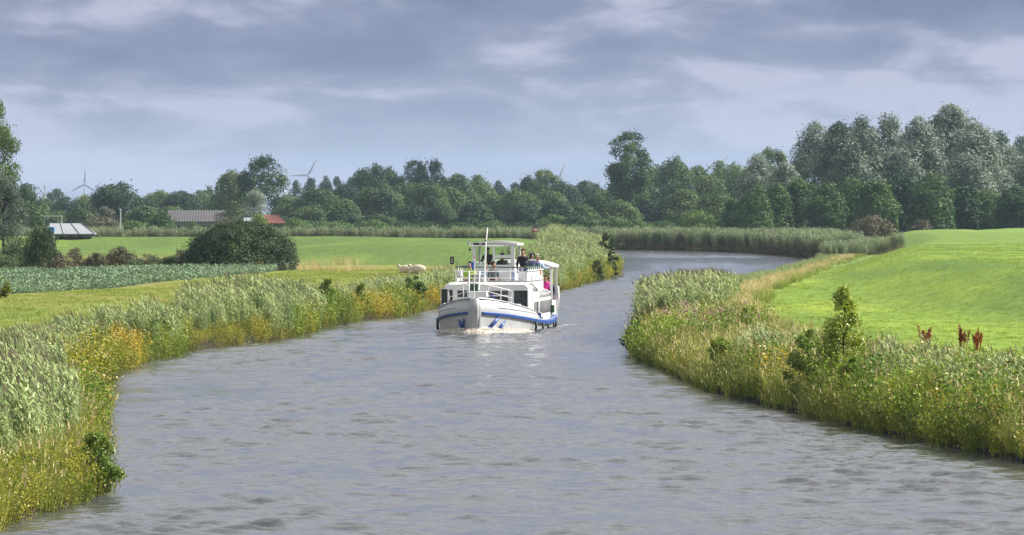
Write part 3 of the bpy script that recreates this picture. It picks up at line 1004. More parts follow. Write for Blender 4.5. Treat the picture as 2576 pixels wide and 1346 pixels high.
M['reed_leaf'] = leafy('reed_leaves', (0.085, 0.145, 0.035), (0.195, 0.285, 0.083), (0.34, 0.415, 0.165), 0.25, 0.16, 0.45, 0.5, 0.45)
M['reed_stem'] = leafy('reed_stems', (0.10, 0.09, 0.05), (0.19, 0.16, 0.10), (0.29, 0.25, 0.16), 0.0, 0.3)
M['reed_plume'] = leafy('reed_plumes', (0.15, 0.14, 0.085), (0.23, 0.21, 0.13), (0.31, 0.28, 0.18), 0.2, 0.3)
M['herb_leaf'] = leafy('herb_leaves', (0.045, 0.095, 0.010), (0.150, 0.205, 0.014), (0.36, 0.34, 0.024), 0.25, 0.7)
M['herb_stem'] = leafy('herb_stems', (0.09, 0.075, 0.025), (0.16, 0.13, 0.04), (0.24, 0.19, 0.06), 0.0, 0.3)
M['herb_flower'] = leafy('cream_flower_heads', (0.32, 0.23, 0.06), (0.48, 0.37, 0.14), (0.62, 0.52, 0.27), 0.15, 0.5)
M['gold_leaf'] = leafy('golden_herb_leaves', (0.15, 0.13, 0.010), (0.33, 0.26, 0.016), (0.52, 0.39, 0.03), 0.25, 0.35)
M['weed_leaf'] = leafy('green_weed_leaves', (0.040, 0.10, 0.012), (0.105, 0.20, 0.018), (0.22, 0.32, 0.028), 0.25, 0.35)
M['purple'] = leafy('purple_flower_spikes', (0.22, 0.07, 0.14), (0.32, 0.12, 0.20), (0.42, 0.2, 0.26), 0.1, 0.5)
M['dry'] = leafy('dry_grass', (0.30, 0.23, 0.095), (0.48, 0.38, 0.17), (0.64, 0.53, 0.28), 0.2, 0.4)
M['grass'] = leafy('meadow_grass', (0.125, 0.200, 0.026), (0.185, 0.265, 0.030), (0.255, 0.315, 0.036), 0.3, 0.12)
M['longgrass'] = leafy('long_bank_grass', (0.075, 0.140, 0.018), (0.175, 0.245, 0.034), (0.34, 0.37, 0.075), 0.25, 0.3)
M['crop'] = leafy('crop_leaves', (0.11, 0.175, 0.09), (0.165, 0.245, 0.135), (0.22, 0.305, 0.18), 0.1, 0.3, 0.7, 0.15)
M['dock'] = leafy('rust_red_seed_heads', (0.12, 0.022, 0.008), (0.22, 0.045, 0.014), (0.32, 0.08, 0.025), 0.1, 2.0)

M['far_reed_leaf'] = leafy('far_reed_leaves', (0.065, 0.105, 0.042), (0.135, 0.185, 0.082), (0.22, 0.275, 0.14), 0.2, 0.10, 0.5, 0.3, 0.45)
far_reed_m = [M['far_reed_leaf'], M['reed_stem'], M['far_reed_leaf']]
reed_m = [M['reed_leaf'], M['reed_stem'], M['reed_plume']]
VAR = {
    'reed': [make_reed('reed_clump', 100+i, mats=reed_m) for i in range(5)],
    'far_reed': [make_reed('far_reed_clump', 150+i, mats=far_reed_m) for i in range(4)],
    'herb': [make_herb('herb_clump', 200+i, nleaf=170, leaf=0.058, nfl=4, fl=0.04, mats=[M['herb_leaf'], M['herb_stem'], M['herb_flower']]) for i in range(5)],
    'gold': [make_herb('golden_herb', 220+i, h=1.0, nleaf=130, nfl=10, fl=0.05, mats=[M['gold_leaf'], M['herb_stem'], M['herb_flower']]) for i in range(4)],
    'weed': [make_herb('weed_clump', 240+i, h=1.0, nleaf=260, leaf=0.055, nfl=2, mats=[M['weed_leaf'], M['herb_stem'], M['herb_flower']]) for i in range(4)],
    'purple': [make_herb('loosestrife', 260+i, h=1.3, rad=0.3, nleaf=80, leaf=0.07, nfl=34, fl=0.06, mats=[M['herb_leaf'], M['herb_stem'], M['purple']]) for i in range(3)],
    'dry': [make_tuft('dry_tuft', 300+i, 30, 1.0, 0.22, 0.016, 0.6, [M['dry']], 0.5) for i in range(4)],
    'long': [make_tuft('long_grass_tuft', 320+i, 44, 1.1, 0.26, 0.016, 0.8, [M['longgrass'], M['dry']], 0.12) for i in range(4)],
    'grass': [make_tuft('grass_tuft', 340+i, 22, 0.10, 0.28, 0.012, 0.9, [M['grass']]) for i in range(4)],
    'crop': [make_herb('crop_plant', 360+i, h=0.5, rad=0.3, nleaf=60, leaf=0.12, nfl=0, mats=[M['crop'], M['crop'], M['crop']], stems=8) for i in range(4)],
}
VCOL = {}
for k, objs in VAR.items():
    c = bpy.data.collections.new('variants_' + k)
    for o in objs: c.objects.link(o)
    VCOL[k] = c


def gn_scatter(vkey):
    ng = bpy.data.node_groups.new('scatter_' + vkey, 'GeometryNodeTree')
    ng.interface.new_socket('Geometry', in_out='INPUT', socket_type='NodeSocketGeometry')
    ng.interface.new_socket('Geometry', in_out='OUTPUT', socket_type='NodeSocketGeometry')
    N, L = ng.nodes, ng.links
    gi, go = N.new('NodeGroupInput'), N.new('NodeGroupOutput')
    ci = N.new('GeometryNodeCollectionInfo')
    ci.inputs[0].default_value = VCOL[vkey]
    ci.inputs[1].default_value = True
    ci.inputs[2].default_value = True
    ip = N.new('GeometryNodeInstanceOnPoints')
    ip.inputs['Pick Instance'].default_value = True
    def attr(nm, ty):
        a = N.new('GeometryNodeInputNamedAttribute'); a.data_type = ty
        a.inputs[0].default_value = nm
        return a.outputs[0]
    L.new(gi.outputs[0], ip.inputs['Points'])
    L.new(ci.outputs[0], ip.inputs['Instance'])
    L.new(attr('idx', 'INT'), ip.inputs['Instance Index'])
    L.new(attr('rot', 'FLOAT_VECTOR'), ip.inputs['Rotation'])
    L.new(attr('scl', 'FLOAT_VECTOR'), ip.inputs['Scale'])
    L.new(ip.outputs[0], go.inputs[0])
    return ng


GN = {}
def scatter(name, vkey, P, scl, label, cat, tilt=0.08, hs=None, spin=True):
    """ground cover nobody could count: one object that repeats a few plants over points P (n,2)"""
    P = np.asarray(P)
    if len(P) == 0: return
    n = len(P)
    z = ground_z(P)
    me = bpy.data.meshes.new(name)
    me.vertices.add(n)
    me.vertices.foreach_set('co', np.column_stack([P, z]).astype(np.float32).ravel())
    rot = np.column_stack([rng.normal(0, tilt, n), rng.normal(0, tilt, n), rng.uniform(-0.7, 0.7, n) if not spin else rng.uniform(0, 6.283, n)])
    s = np.asarray(scl) if np.ndim(scl) else np.full(n, scl)
    sv = np.column_stack([s, s, s*(hs if hs is not None else 1)])
    for nm, ty, fld, d in (('rot', 'FLOAT_VECTOR', 'vector', rot), ('scl', 'FLOAT_VECTOR', 'vector', sv), ('idx', 'INT', 'value', rng.integers(0, len(VAR[vkey]), n))):
        a = me.attributes.new(nm, ty, 'POINT')
        a.data.foreach_set(fld, np.asarray(d).astype(np.int32 if ty == 'INT' else np.float32).ravel())
    o = link(name, me)
    if vkey not in GN: GN[vkey] = gn_scatter(vkey)
    md = o.modifiers.new('scatter', 'NODES'); md.node_group = GN[vkey]
    return tag(o, label, cat, kind='stuff')


def strip(line, side, y0, y1, d0, d1, dens, keep=None):
    """random points in a strip beside a bank, between distances d0 and d1 from the water; side +1 = to the right of travel"""
    seg = line[1:] - line[:-1]
    ln = np.linalg.norm(seg, axis=1)
    ok = (line[:-1, 1] >= y0) & (line[:-1, 1] <= y1)
    w = np.where(ok, ln, 0)
    n = rng.poisson(w.sum()*(d1-d0)*dens)
    i = rng.choice(len(seg), n, p=w/w.sum())
    t = rng.random(n)
    d = rng.uniform(d0, d1, n)
    nrm = np.column_stack([seg[:, 1], -seg[:, 0]])/ln[:, None]*side
    P = line[i] + seg[i]*t[:, None] + nrm[i]*d[:, None]
    if keep is not None:
        m = keep(P, d)
        P, d = P[m], d[m]
    sd = canal_sd(P)
    m = sd > -0.12
    return P[m], sd[m]


def patch(P, s=9.0, seed=0, lo=0.5):
    return fbm(P[:, 0]/s*1.6 + seed*13.7, P[:, 1]/s/1.6 + seed*7.1, 3) > lo


rs = lambda n, a, b: rng.uniform(a, b, n)
OFF = {'L': -1, 'R': 1}
# --- left bank
P, d = strip(LB, -1, 80, 113, 0.35, 4.4, 6.5, lambda P, d: d > np.interp(P[:, 1], [88, 95, 99], [1.1, 0.9, 0.35]))
scatter('reed_bed', 'reed', P, rs(len(P), 0.68, 0.90)*np.interp(d, [0.8, 1.8], [0.75, 1.0]), 'tall grey-green reeds in the lower left corner', 'reeds', spin=False)
P, d = strip(LB, -1, 114, 150, 0.8, 2.6, 5.0)
scatter('reed_bed', 'reed', P, rs(len(P), 0.45, 0.65), 'grey-green reeds behind the tall reeds of the left corner', 'reeds', spin=False)
P, d = strip(LB, -1, 150, 420, 0.9, 3.8, 6.0, lambda P, d: patch(P, 10, 1, 0.36) & (d < np.interp(P[:, 1], [150, 190, 206, 230], [2.1, 2.4, 3.6, 2.9])))
scatter('reed_bed', 'reed', P, rs(len(P), 0.85, 1.1)*np.clip(0.28+0.95*fbm(P[:, 0]/6+13.7, P[:, 1]/9+7.1, 3), 0.4, 0.9)*np.interp(P[:, 1], [150, 188, 206, 228, 248, 400], [0.58, 0.66, 0.92, 0.85, 0.66, 0.66]), 'grey-green reed clumps along the left bank up to the boat and past it', 'reeds', spin=False)
P, d = strip(LB, -1, 380, 640, 1.0, 7.0, 1.8, lambda P, d: patch(P, 16, 5, 0.40))
scatter('reed_bed', 'reed', P, rs(len(P), 0.55, 0.85), 'pale reeds covering the left bank at the far bend', 'reeds', spin=False)
P, d = strip(LB, -1, 80, 124, -0.1, 1.7, 17.0, lambda P, d: d < np.interp(P[:, 1], [92, 98, 124], [1.7, 0.55, 0.9]))
scatter('bank_herbs', 'herb', P, rs(len(P), 0.5, 0.85), 'yellow-olive flowering herbs at the water in the lower left corner', 'herbs')
P, d = strip(LB, -1, 80, 130, 0.0, 1.3, 3.0, lambda P, d: d < np.interp(P[:, 1], [92, 98, 124], [1.7, 0.5, 0.9]))
scatter('bank_grass', 'long', P, rs(len(P), 0.6, 1.0), 'long grass blades among the herbs in the lower left corner', 'grass')
P, d = strip(LB, -1, 124, 440, -0.1, 1.5, 10.0)
scatter('bank_herbs', 'herb', P, rs(len(P), 0.6, 1.0)*np.clip(2.4*fbm(P[:, 0]/2.2, P[:, 1]/3.5, 3)-0.25, 0.4, 1.7), 'olive herbs along the left water edge', 'herbs')
P, d = strip(LB, -1, 120, 480, 0.0, 1.8, 2.6, lambda P, d: patch(P, 12, 2, 0.55))
scatter('bank_herbs', 'gold', P, rs(len(P), 0.65, 1.05), 'golden flowering herbs in patches along the left water edge', 'herbs')
P, d = strip(LB, -1, 90, 430, -0.1, 2.0, 6.0, lambda P, d: patch(P, 7, 3, 0.54))
P3, d3 = strip(LB, -1, 124, 420, 0.0, 1.2, 5.0, lambda P, d: patch(P, 5, 41, 0.60))
scatter('reed_bed', 'reed', P3, rs(len(P3), 0.5, 0.75), 'reed tufts growing right at the left water edge', 'reeds', spin=False)
scatter('bank_weeds', 'weed', P, rs(len(P), 0.6, 1.3), 'fresh green weeds in patches along the left water edge', 'weeds')
P, d = strip(LB, -1, 130, 420, 3.6, 7, 2.4, lambda P, d: patch(P, 9, 4, 0.40))
scatter('bank_grass', 'long', P, rs(len(P), 0.35, 0.6), 'long pale grass between the left reeds and the mown meadow', 'grass')
# --- right bank
P, d = strip(RB, 1, 92, 205, -0.1, 3.9, 10.0)
scatter('bank_grass', 'long', P, rs(len(P), 0.7, 1.15)*np.interp(d, [0, 1.2], [0.6, 1.0]), 'tall mixed grass on the right bank in front', 'grass')
P, d = strip(RB, 1, 92, 205, 0.0, 3.0, 5.5)
scatter('bank_herbs', 'herb', P, rs(len(P), 0.6, 1.15), 'olive herbs on the right bank in front', 'herbs')
P, d = strip(RB, 1, 92, 205, -0.1, 3.2, 5.0, lambda P, d: patch(P, 5, 6, 0.49))
scatter('bank_weeds', 'weed', P, rs(len(P), 0.8, 1.5), 'fresh green weeds in clumps on the right bank in front', 'weeds')
P, d = strip(RB, 1, 100, 205, 0.8, 3.2, 3.0, lambda P, d: patch(P, 5, 7, 0.58))
scatter('reed_bed', 'reed', P, rs(len(P), 0.45, 0.66), 'blue-grey reed tufts among the herbs of the right bank', 'reeds', spin=False)
P, d = strip(RB, 1, 95, 210, 0.4, 3.6, 1.6, lambda P, d: patch(P, 7, 8, 0.52))
scatter('bank_herbs', 'gold', P, rs(len(P), 0.7, 1.2), 'golden flowering herbs in patches on the right bank in front', 'herbs')
P, d = strip(RB, 1, 160, 215, 0.8, 3.4, 0.7, lambda P, d: patch(P, 7, 9, 0.50))
scatter('loosestrife', 'purple', P, rs(len(P), 0.8, 1.1), 'purple-tipped loosestrife on the right bank near its point', 'flowers')
P, d = strip(RB, 1, 95, 215, 3.0, 5.0, 2.6)
scatter('dry_grass', 'dry', P, rs(len(P), 0.4, 0.8), 'straw-coloured grass between the right bank herbs and the meadow', 'grass')
P, d = strip(RB, 1, 194, 262, 0.2, 3.4, 5.0)
scatter('reed_bed', 'reed', P, rs(len(P), 0.72, 0.95)*np.interp(P[:, 1], [194, 205, 230, 262], [0.8, 1.0, 0.9, 0.7]), 'green reed bed on the right bank opposite the boat', 'reeds', spin=False)
P, d = strip(RB, 1, 258, 545, 0.2, 2.2, 3.0, lambda P, d: patch(P, 12, 11, 0.44))
scatter('reed_bed', 'reed', P, rs(len(P), 0.3, 0.5)*np.interp(P[:, 1], [258, 320, 380], [1.0, 0.7, 0.4]), 'thin low reeds on the right bank before the far bend', 'reeds', spin=False)
P, d = strip(RB, 1, 215, 560, 2.3, 4.2, 4.2, lambda P, d: patch(P, 6, 31, 0.49))
scatter('dry_grass', 'dry', P, rs(len(P), 0.35, 0.8)*np.interp(P[:, 1], [240, 320, 390], [1.0, 0.7, 0.5]), 'bleached straw strip along the foot of the right meadow', 'grass')
P, d = strip(RB, 1, 215, 560, 1.8, 5.0, 2.2, lambda P, d: ~patch(P, 6, 31, 0.47))
scatter('bank_grass', 'long', P, rs(len(P), 0.5, 0.8)*np.interp(P[:, 1], [240, 320, 390], [1.0, 0.65, 0.45]), 'green tufts among the straw strip of the right meadow', 'grass')
P, d = strip(RB, 1, 545, 720, 0.2, 5.5, 2.6)
P2, d2 = strip(RB, 1, 528, 600, 1.0, 9.0, 1.8)
scatter('reed_bed', 'far_reed', np.vstack([P, P2]), np.concatenate([rs(len(P), 0.8, 1.1), rs(len(P2), 0.45, 0.75)]), 'dark reed wall on the far bank of the bend', 'reeds', spin=False)
# --- meadows, crop and tufts
def region(n, fx):
    P = fx(n)
    sd = canal_sd(P)
    return P[sd > 4.5]
P = region(16000, lambda n: (lambda y: np.column_stack([np.interp(y, [150, 250, 350, 450], [8, 9, 17, 28]) + rng.random(n)**1.2*26, y]))(150 + 260*rng.random(n)**1.4))
scatter('meadow_grass', 'grass', P, rs(len(P), 0.6, 1.1), 'short bright grass of the right meadow', 'grass')
P = region(12000, lambda n: (lambda y: np.column_stack([np.interp(y, [120, 200, 270, 420], [-14, -14, -9, 2]) - rng.random(n)*18, y]))(125 + 280*rng.random(n)**1.3))
P = P[~((P[:, 1] > 268) & (P[:, 0] < np.interp(P[:, 1], [270, 365, 380], [-26, -16.5, -16])))]
scatter('meadow_grass', 'grass', P, rs(len(P), 0.8, 1.7), 'short yellowish grass of the left meadow', 'grass')
rows = []
for yy in np.arange(272, 381, 0.75):
    x1 = np.interp(yy, [270, 365, 380], [-27, -17.5, -17])
    xs = np.arange(-62, x1, 0.42)
    rows.append(np.column_stack([xs + rng.normal(0, .07, len(xs)), np.full(len(xs), yy) + rng.normal(0, .08, len(xs))]))
P = np.vstack(rows); P = P[(P[:, 0] > -0.13*P[:, 1] - 4)]
scatter('crop_field', 'crop', P, rs(len(P), 0.8, 1.25), 'blue-green leafy crop filling the field on the left', 'crop')
P = np.column_stack([rng.uniform(-55, 2, 2600), rng.uniform(388, 450, 2600)]); P = P[(canal_sd(P) > 6) & patch(P, 9, 21, 0.55)]
scatter('rough_grass', 'dry', P, rs(len(P), 0.4, 0.8), 'brown rough grass strip behind the crop field and thorn bushes', 'grass')
P = np.column_stack([rng.uniform(-90, 8, 2600), rng.uniform(724, 800, 2600)]); P = P[(canal_sd(P) > 1.0) & patch(P, 18, 23, 0.50)]
scatter('reed_bed', 'reed', P, rs(len(P), 0.22, 0.45), 'pale reed strip along the foot of the far wood', 'reeds', spin=False)


# ------------------------------------------------------------------ people (built standing or seated at a local origin between the feet, facing -y)
def skin_mesh(name, verts, edges, mat, sub=1):
    """one continuous tapered surface grown around joints: verts (x,y,z,r) or (x,y,z,(rx,ry))"""
    me = bpy.data.meshes.new(name)
    me.from_pydata([v[:3] for v in verts], edges, [])
    o = bpy.data.objects.new(name, me)
    COL.objects.link(o)
    md = o.modifiers.new('skin', 'SKIN'); md.use_smooth_shade = True
    for i, v in enumerate(verts):
        r = v[3]
        me.skin_vertices[0].data[i].radius = r if isinstance(r, tuple) else (r, r)
    me.skin_vertices[0].data[0].use_root = True
    s = o.modifiers.new('sub', 'SUBSURF'); s.levels = sub; s.render_levels = sub
    dg = bpy.context.evaluated_depsgraph_get()
    nm = bpy.data.meshes.new_from_object(o.evaluated_get(dg))
    bpy.data.objects.remove(o)
    bpy.data.meshes.remove(me)
    nm.name = name
    nm.materials.clear(); nm.materials.append(mat)
    return nm


def person(label, parent_inv, loc, yaw, top_mat, leg_mat, hair_mat, pose='stand', height=1.75, arms='down', hair='short', hood=None, lean=0.0, vest=None):
    k = height/1.75
    hip = 0.92 if pose == 'stand' else 0.48
    B = []   # body
    def J(x, y, z, r): B.append((x*k, y*k, z*k, tuple(q*k for q in r) if isinstance(r, tuple) else r*k)); return len(B)-1
    dz = hip
    ly = -lean
    pel = J(0, 0, dz, (0.15, 0.11))
    wai = J(0, ly*0.3, dz+0.20, (0.135, 0.10))
    che = J(0, ly*0.75, dz+0.42, (0.165, 0.115))
    nek = J(0, ly*1.0, dz+0.57, 0.058)
    jaw = J(0, ly*1.08-0.02, dz+0.645, (0.068, 0.078))
    hed = J(0, ly*1.1-0.01, dz+0.74, (0.078, 0.098))
    crn = J(0, ly*1.1, dz+0.815, (0.055, 0.07))
    nose = J(0, ly*1.1-0.115, dz+0.70, 0.016)
    E = [(pel, wai), (wai, che), (che, nek), (nek, jaw), (jaw, hed), (hed, crn), (hed, nose)]
    T = [B[pel], B[wai], B[che], B[nek]]
    TE = [(0, 1), (1, 2), (2, 3)]
    for s in (-1, 1):
        sh = J(s*0.185, ly*0.85, dz+0.49, 0.062)
        if arms == 'down': el, wr = (s*0.25, ly*0.6+0.02, dz+0.22), (s*0.235, ly*0.4-0.08, dz-0.02)
        elif arms == 'wheel': el, wr = (s*0.27, ly*0.8-0.12, dz+0.26), (s*0.20, ly*0.8-0.36, dz+0.24)
        elif arms == 'rail': el, wr = (s*0.28, ly*0.9-0.10, dz+0.27), (s*0.24, ly*0.9-0.34, dz+0.22)
        elif arms == 'side': el, wr = ((0.30, ly-0.02, dz+0.24), (0.58, ly-0.05, dz+0.22)) if s > 0 else ((-0.25, ly*0.6, dz+0.22), (-0.2, -0.1, dz))
        else: el, wr = (s*0.25, ly*0.6-0.05, dz+0.22), (s*0.12, ly*0.6-0.27, dz+0.14)
        e = J(*el, 0.045); w = J(*wr, 0.03)
        d = Vector(wr) - Vector(el); d.normalize()
        p = Vector(wr) + d*0.07
        pl = J(p.x, p.y, p.z, (0.04, 0.022))
        E += [(che, sh), (sh, e), (e, w), (w, pl)]
        sdv = Vector((s, 0, 0)) if abs(d.x) < 0.7 else Vector((0, 1, 0))
        for f in range(4):
            q = p + d*(0.085 - 0.012*abs(f-1.3)) + sdv*(f-1.5)*0.021 + Vector((0, -0.01, -0.025))
            E.append((pl, J(q.x, q.y, q.z, 0.009)))
        q = p + d*0.02 - sdv*0.055
        E.append((pl, J(q.x, q.y, q.z, 0.010)))
        b = len(T)
        T += [tuple(B[sh][:3]) + (B[sh][3]*1.22,), tuple(B[e][:3]) + (B[e][3]*1.35,), tuple(B[w][:3]) + (B[w][3]*1.4,)]
        TE += [(2, b), (b, b+1), (b+1, b+2)]
    Lg = [tuple(B[pel])]
    LE = []
    for s in (-1, 1):
        if pose == 'stand':
            kn, an, to = (s*0.10, -0.02, 0.48), (s*0.11, 0.02, 0.08), (s*0.12, -0.14, 0.03)
        else:
            kn, an, to = (s*0.13, -0.42, 0.50), (s*0.12, -0.40, 0.08), (s*0.13, -0.55, 0.03)
        hp = J(s*0.09, 0, hip-0.06, 0.085); kk = J(*kn, 0.06); aa = J(*an, 0.042); tt = J(*to, 0.035)
        E += [(pel, hp), (hp, kk), (kk, aa), (aa, tt)]
        b = len(Lg)
        Lg += [tuple(B[hp][:3])+(B[hp][3]*1.15,), tuple(B[kk][:3])+(B[kk][3]*1.2,), tuple(B[aa][:3])+(B[aa][3]*1.25,)]
        LE += [(0, b), (b, b+1), (b+1, b+2)]
    o = empty('person', loc, yaw)
    tag(o, label, 'person', 'people aboard the boat')
    link('body', skin_mesh('body', B, E, M['skin']), o)
    grow = lambda v, g: tuple(v[:3]) + ((tuple(q*g for q in v[3]) if isinstance(v[3], tuple) else v[3]*g),)
    T = [grow(v, 1.13) if i < 3 else v for i, v in enumerate(T)]
    T[3] = tuple(Vector(T[3][:3])*1.0 - Vector((0, 0, 0.03))) + (0.075*k,)
    link('jacket', skin_mesh('jacket', T, TE, top_mat), o)
    Lg[0] = grow(Lg[0], 1.1)
    link('trousers', skin_mesh('trousers', Lg, LE, leg_mat), o)
    hx, hy, hz = B[hed][0], B[hed][1], B[hed][2]
    h = MB()
    if hood:
        h.ball((hx, hy+0.02*k, hz-0.005), (0.125*k, 0.135*k, 0.15*k), 12, 8)
        link('hood', clip_mesh(h, lambda v: not (v[1] < hy-0.055*k and abs(v[0]) < 0.09*k and v[2] < hz+0.07*k), 'hood', hood), o)
    else:
        h.ball((hx, hy+0.012*k, hz+0.02*k), (0.098*k, 0.118*k, 0.125*k), 12, 8)
        lim = -0.02 if hair == 'short' else -0.12
        link('hair', clip_mesh(h, lambda v: (v[1] > hy-0.03*k and v[2] > hz+lim*k) or v[2] > hz+0.07*k, 'hair', hair_mat), o)
        if hair == 'ponytail':
            link('ponytail', MB().tube([(hx, hy+0.10*k, hz+0.03*k), (hx+0.06*k, hy+0.17*k, hz), (hx+0.10*k, hy+0.18*k, hz-0.14*k)], [0.03, 0.035, 0.012], 7).mesh('ponytail', hair_mat, True), o)
    if vest:
        V2 = [grow(T[0], 1.05), grow(T[1], 1.07), grow(T[2], 1.06), T[3]]
        link('vest', skin_mesh('vest', V2, [(0, 1), (1, 2), (2, 3)], vest), o)
    eyes = MB()
    for s in (-1, 1): eyes.ball((hx+s*0.03*k, hy-0.092*k, hz+0.005), 0.011*k, 6, 4)
    link('eyes', eyes.mesh('eyes', M['black'], True), o)
    return o


def clip_mesh(mb, keep, name, mat):
    V = mb.v
    Fs = [f for f in mb.f if all(keep(V[i]) for i in f)]
    m2 = MB(); m2.v = V; m2.f = Fs
    return m2.mesh(name, mat, True)


M['skin'] = paint('skin', (0.42, 0.22, 0.15), 0.55, var=0.05)
M['black_cloth'] = paint('black_cloth', (0.015, 0.016, 0.02), 0.9)
M['navy_cloth'] = paint('navy_cloth', (0.02, 0.03, 0.10), 0.85)
M['jeans'] = paint('blue_jeans', (0.04, 0.07, 0.16), 0.9)
M['light_blue'] = paint('light_blue_cloth', (0.45, 0.55, 0.80), 0.85)
M['pink'] = paint('pink_cloth', (0.68, 0.035, 0.33), 0.8, var=0.12, scale=9)
M['yellow_green'] = paint('yellow_green_cloth', (0.42, 0.62, 0.05), 0.8)
M['grey_cloth'] = paint('grey_cloth', (0.10, 0.11, 0.125), 0.9)
M['dark_hair'] = paint('dark_hair', (0.02, 0.013, 0.01), 0.6)
M['brown_hair'] = paint('brown_hair', (0.10, 0.045, 0.025), 0.6)
M['white_hair'] = paint('white_hair', (0.72, 0.68, 0.58), 0.7)
M['flag_blue'] = paint('blue_flag_cloth', (0.06, 0.16, 0.55), 0.8)
M['canvas'] = paint('white_canvas', (0.72, 0.72, 0.73), 0.8, var=0.05)
M['moulding'] = paint('white_moulding', (0.72, 0.70, 0.68), 0.4)

# ------------------------------------------------------------------ the tour boat (local frame: x across, y aft of the stem, z above the water)
BX, BY, BT = -1.56, 214.6, 0.113
BA = math.atan(BT)
boat = empty('tour_boat', (BX, BY, 0), -BA)
tag(boat, 'white passenger boat with blue rubbing strake coming up the canal', 'boat')
PXC = 4.494


def bl(xc, yc, y):
    """local (x, z) of a detail measured in an enlarged picture of the boat, at depth y aft"""
    xD, yD = 1064.5 + xc/PXC, 558.9 + yc/PXC
    Yw = BY + y*math.cos(BA)
    X, Z = at(xD, yD, Yw)
    return (X - BX - y*math.sin(BA))/math.cos(BA), Z


def bw(x, y, z):
    """boat frame to world"""
    c, s = math.cos(-BA), math.sin(-BA)
    return (BX + x*c - y*s, BY + x*s + y*c, z)


# hull: stations from stem to stern; rows give half-breadths
YS = np.array([0.0, 0.12, 0.35, 0.8, 1.5, 2.4, 3.4, 4.6, 6.5, 8.5, 10.5, 12.2, 13.4, 14.2, 14.7, 14.9])
HB = np.array([0.20, 0.27, 0.48, 0.86, 1.30, 1.68, 1.95, 2.07, 2.11, 2.12, 2.12, 2.08, 1.95, 1.65, 1.15, 0.6])       # at the strake
ZS = np.interp(YS, [0, 1, 2.5, 4.2, 7, 9.5, 12, 13.5, 14.9], [0.86, 0.76, 0.60, 0.46, 0.33, 0.27, 0.33, 0.46, 0.60])   # strake centre line
ZT = np.interp(YS, [0, 0.6, 2.2, 3.4, 4.8, 5.6, 14.9], [1.46, 1.40, 1.12, 0.97, 0.80, 0.0, 0.0])                     # bulwark top
ZT = np.maximum(ZT, ZS + 0.10)


def hull_section(i):
    hb, zs, zt = HB[i], ZS[i], ZT[i]
    low = 0.80 if i < 8 else 0.90
    return [(hb*low - 0.02, -0.6), (hb*(0.93 if i < 8 else 0.96), -0.05), (hb*0.985, zs-0.09), (hb, zs), (hb*0.995, zs+0.10), (hb*1.0 - 0.03*(zt-zs), zt)]


hb_ = MB()
S = [hull_section(i) for i in range(len(YS))]
ns = len(S[0])
for sgn in (1, -1):
    V = [(sgn*x, y, z) for sec, y in zip(S, YS) for x, z in sec]
    Fs = [(i*ns+k, (i+1)*ns+k, (i+1)*ns+k+1, i*ns+k+1) for i in range(len(YS)-1) for k in range(ns-1)]
    hb_.add(V, Fs)
# rounded stem plate and transom
stem = []
for z, y in ((-0.6, 0.02), (-0.05, -0.01), (0.77, -0.05), (0.86, -0.055), (0.96, -0.06), (1.46, -0.09)):
    stem.append((z, y))
V = [(x*f, yy + (0 if abs(x) < 0.12 else 0.05), z) for (z, yy), f in zip(stem, (0.8, 0.93, 0.985, 1, 1, 0.95)) for x in (-0.2, -0.1, 0.0, 0.1, 0.2)]
hb_.add(V, [(r*5+k, r*5+k+1, (r+1)*5+k+1, (r+1)*5+k) for r in range(5) for k in range(4)])
last = S[-1]
V = [(-x, 14.9, z) for x, z in last] + [(x, 14.9, z) for x, z in last]
hb_.add(V, [(k, k+1, ns+k+1, ns+k) for k in range(ns-1)])
hull = hb_.build('hull', M['hull'], boat, smooth=True)
hull.modifiers.new('solid', 'SOLIDIFY').thickness = 0.03
# deck
V, Fs = [], []
for i in range(len(YS)):
    V += [(-HB[i]+0.05, YS[i]+0.03, ZS[i]+0.06), (HB[i]-0.05, YS[i]+0.03, ZS[i]+0.06)]
for i in range(len(YS)-1): Fs.append((2*i, 2*i+1, 2*i+3, 2*i+2))
MB().add(V, Fs).build('deck', M['deck'], boat)


def along(off, zoff, i0, i1, sgn, n=40, f=1.0):
    ys = np.linspace(i0, i1, n)
    hb = np.interp(ys, YS, HB)*f + off
    zz = np.interp(ys, YS, ZS) + zoff
    return [(sgn*h, y, z) for h, y, z in zip(hb, ys, zz)]


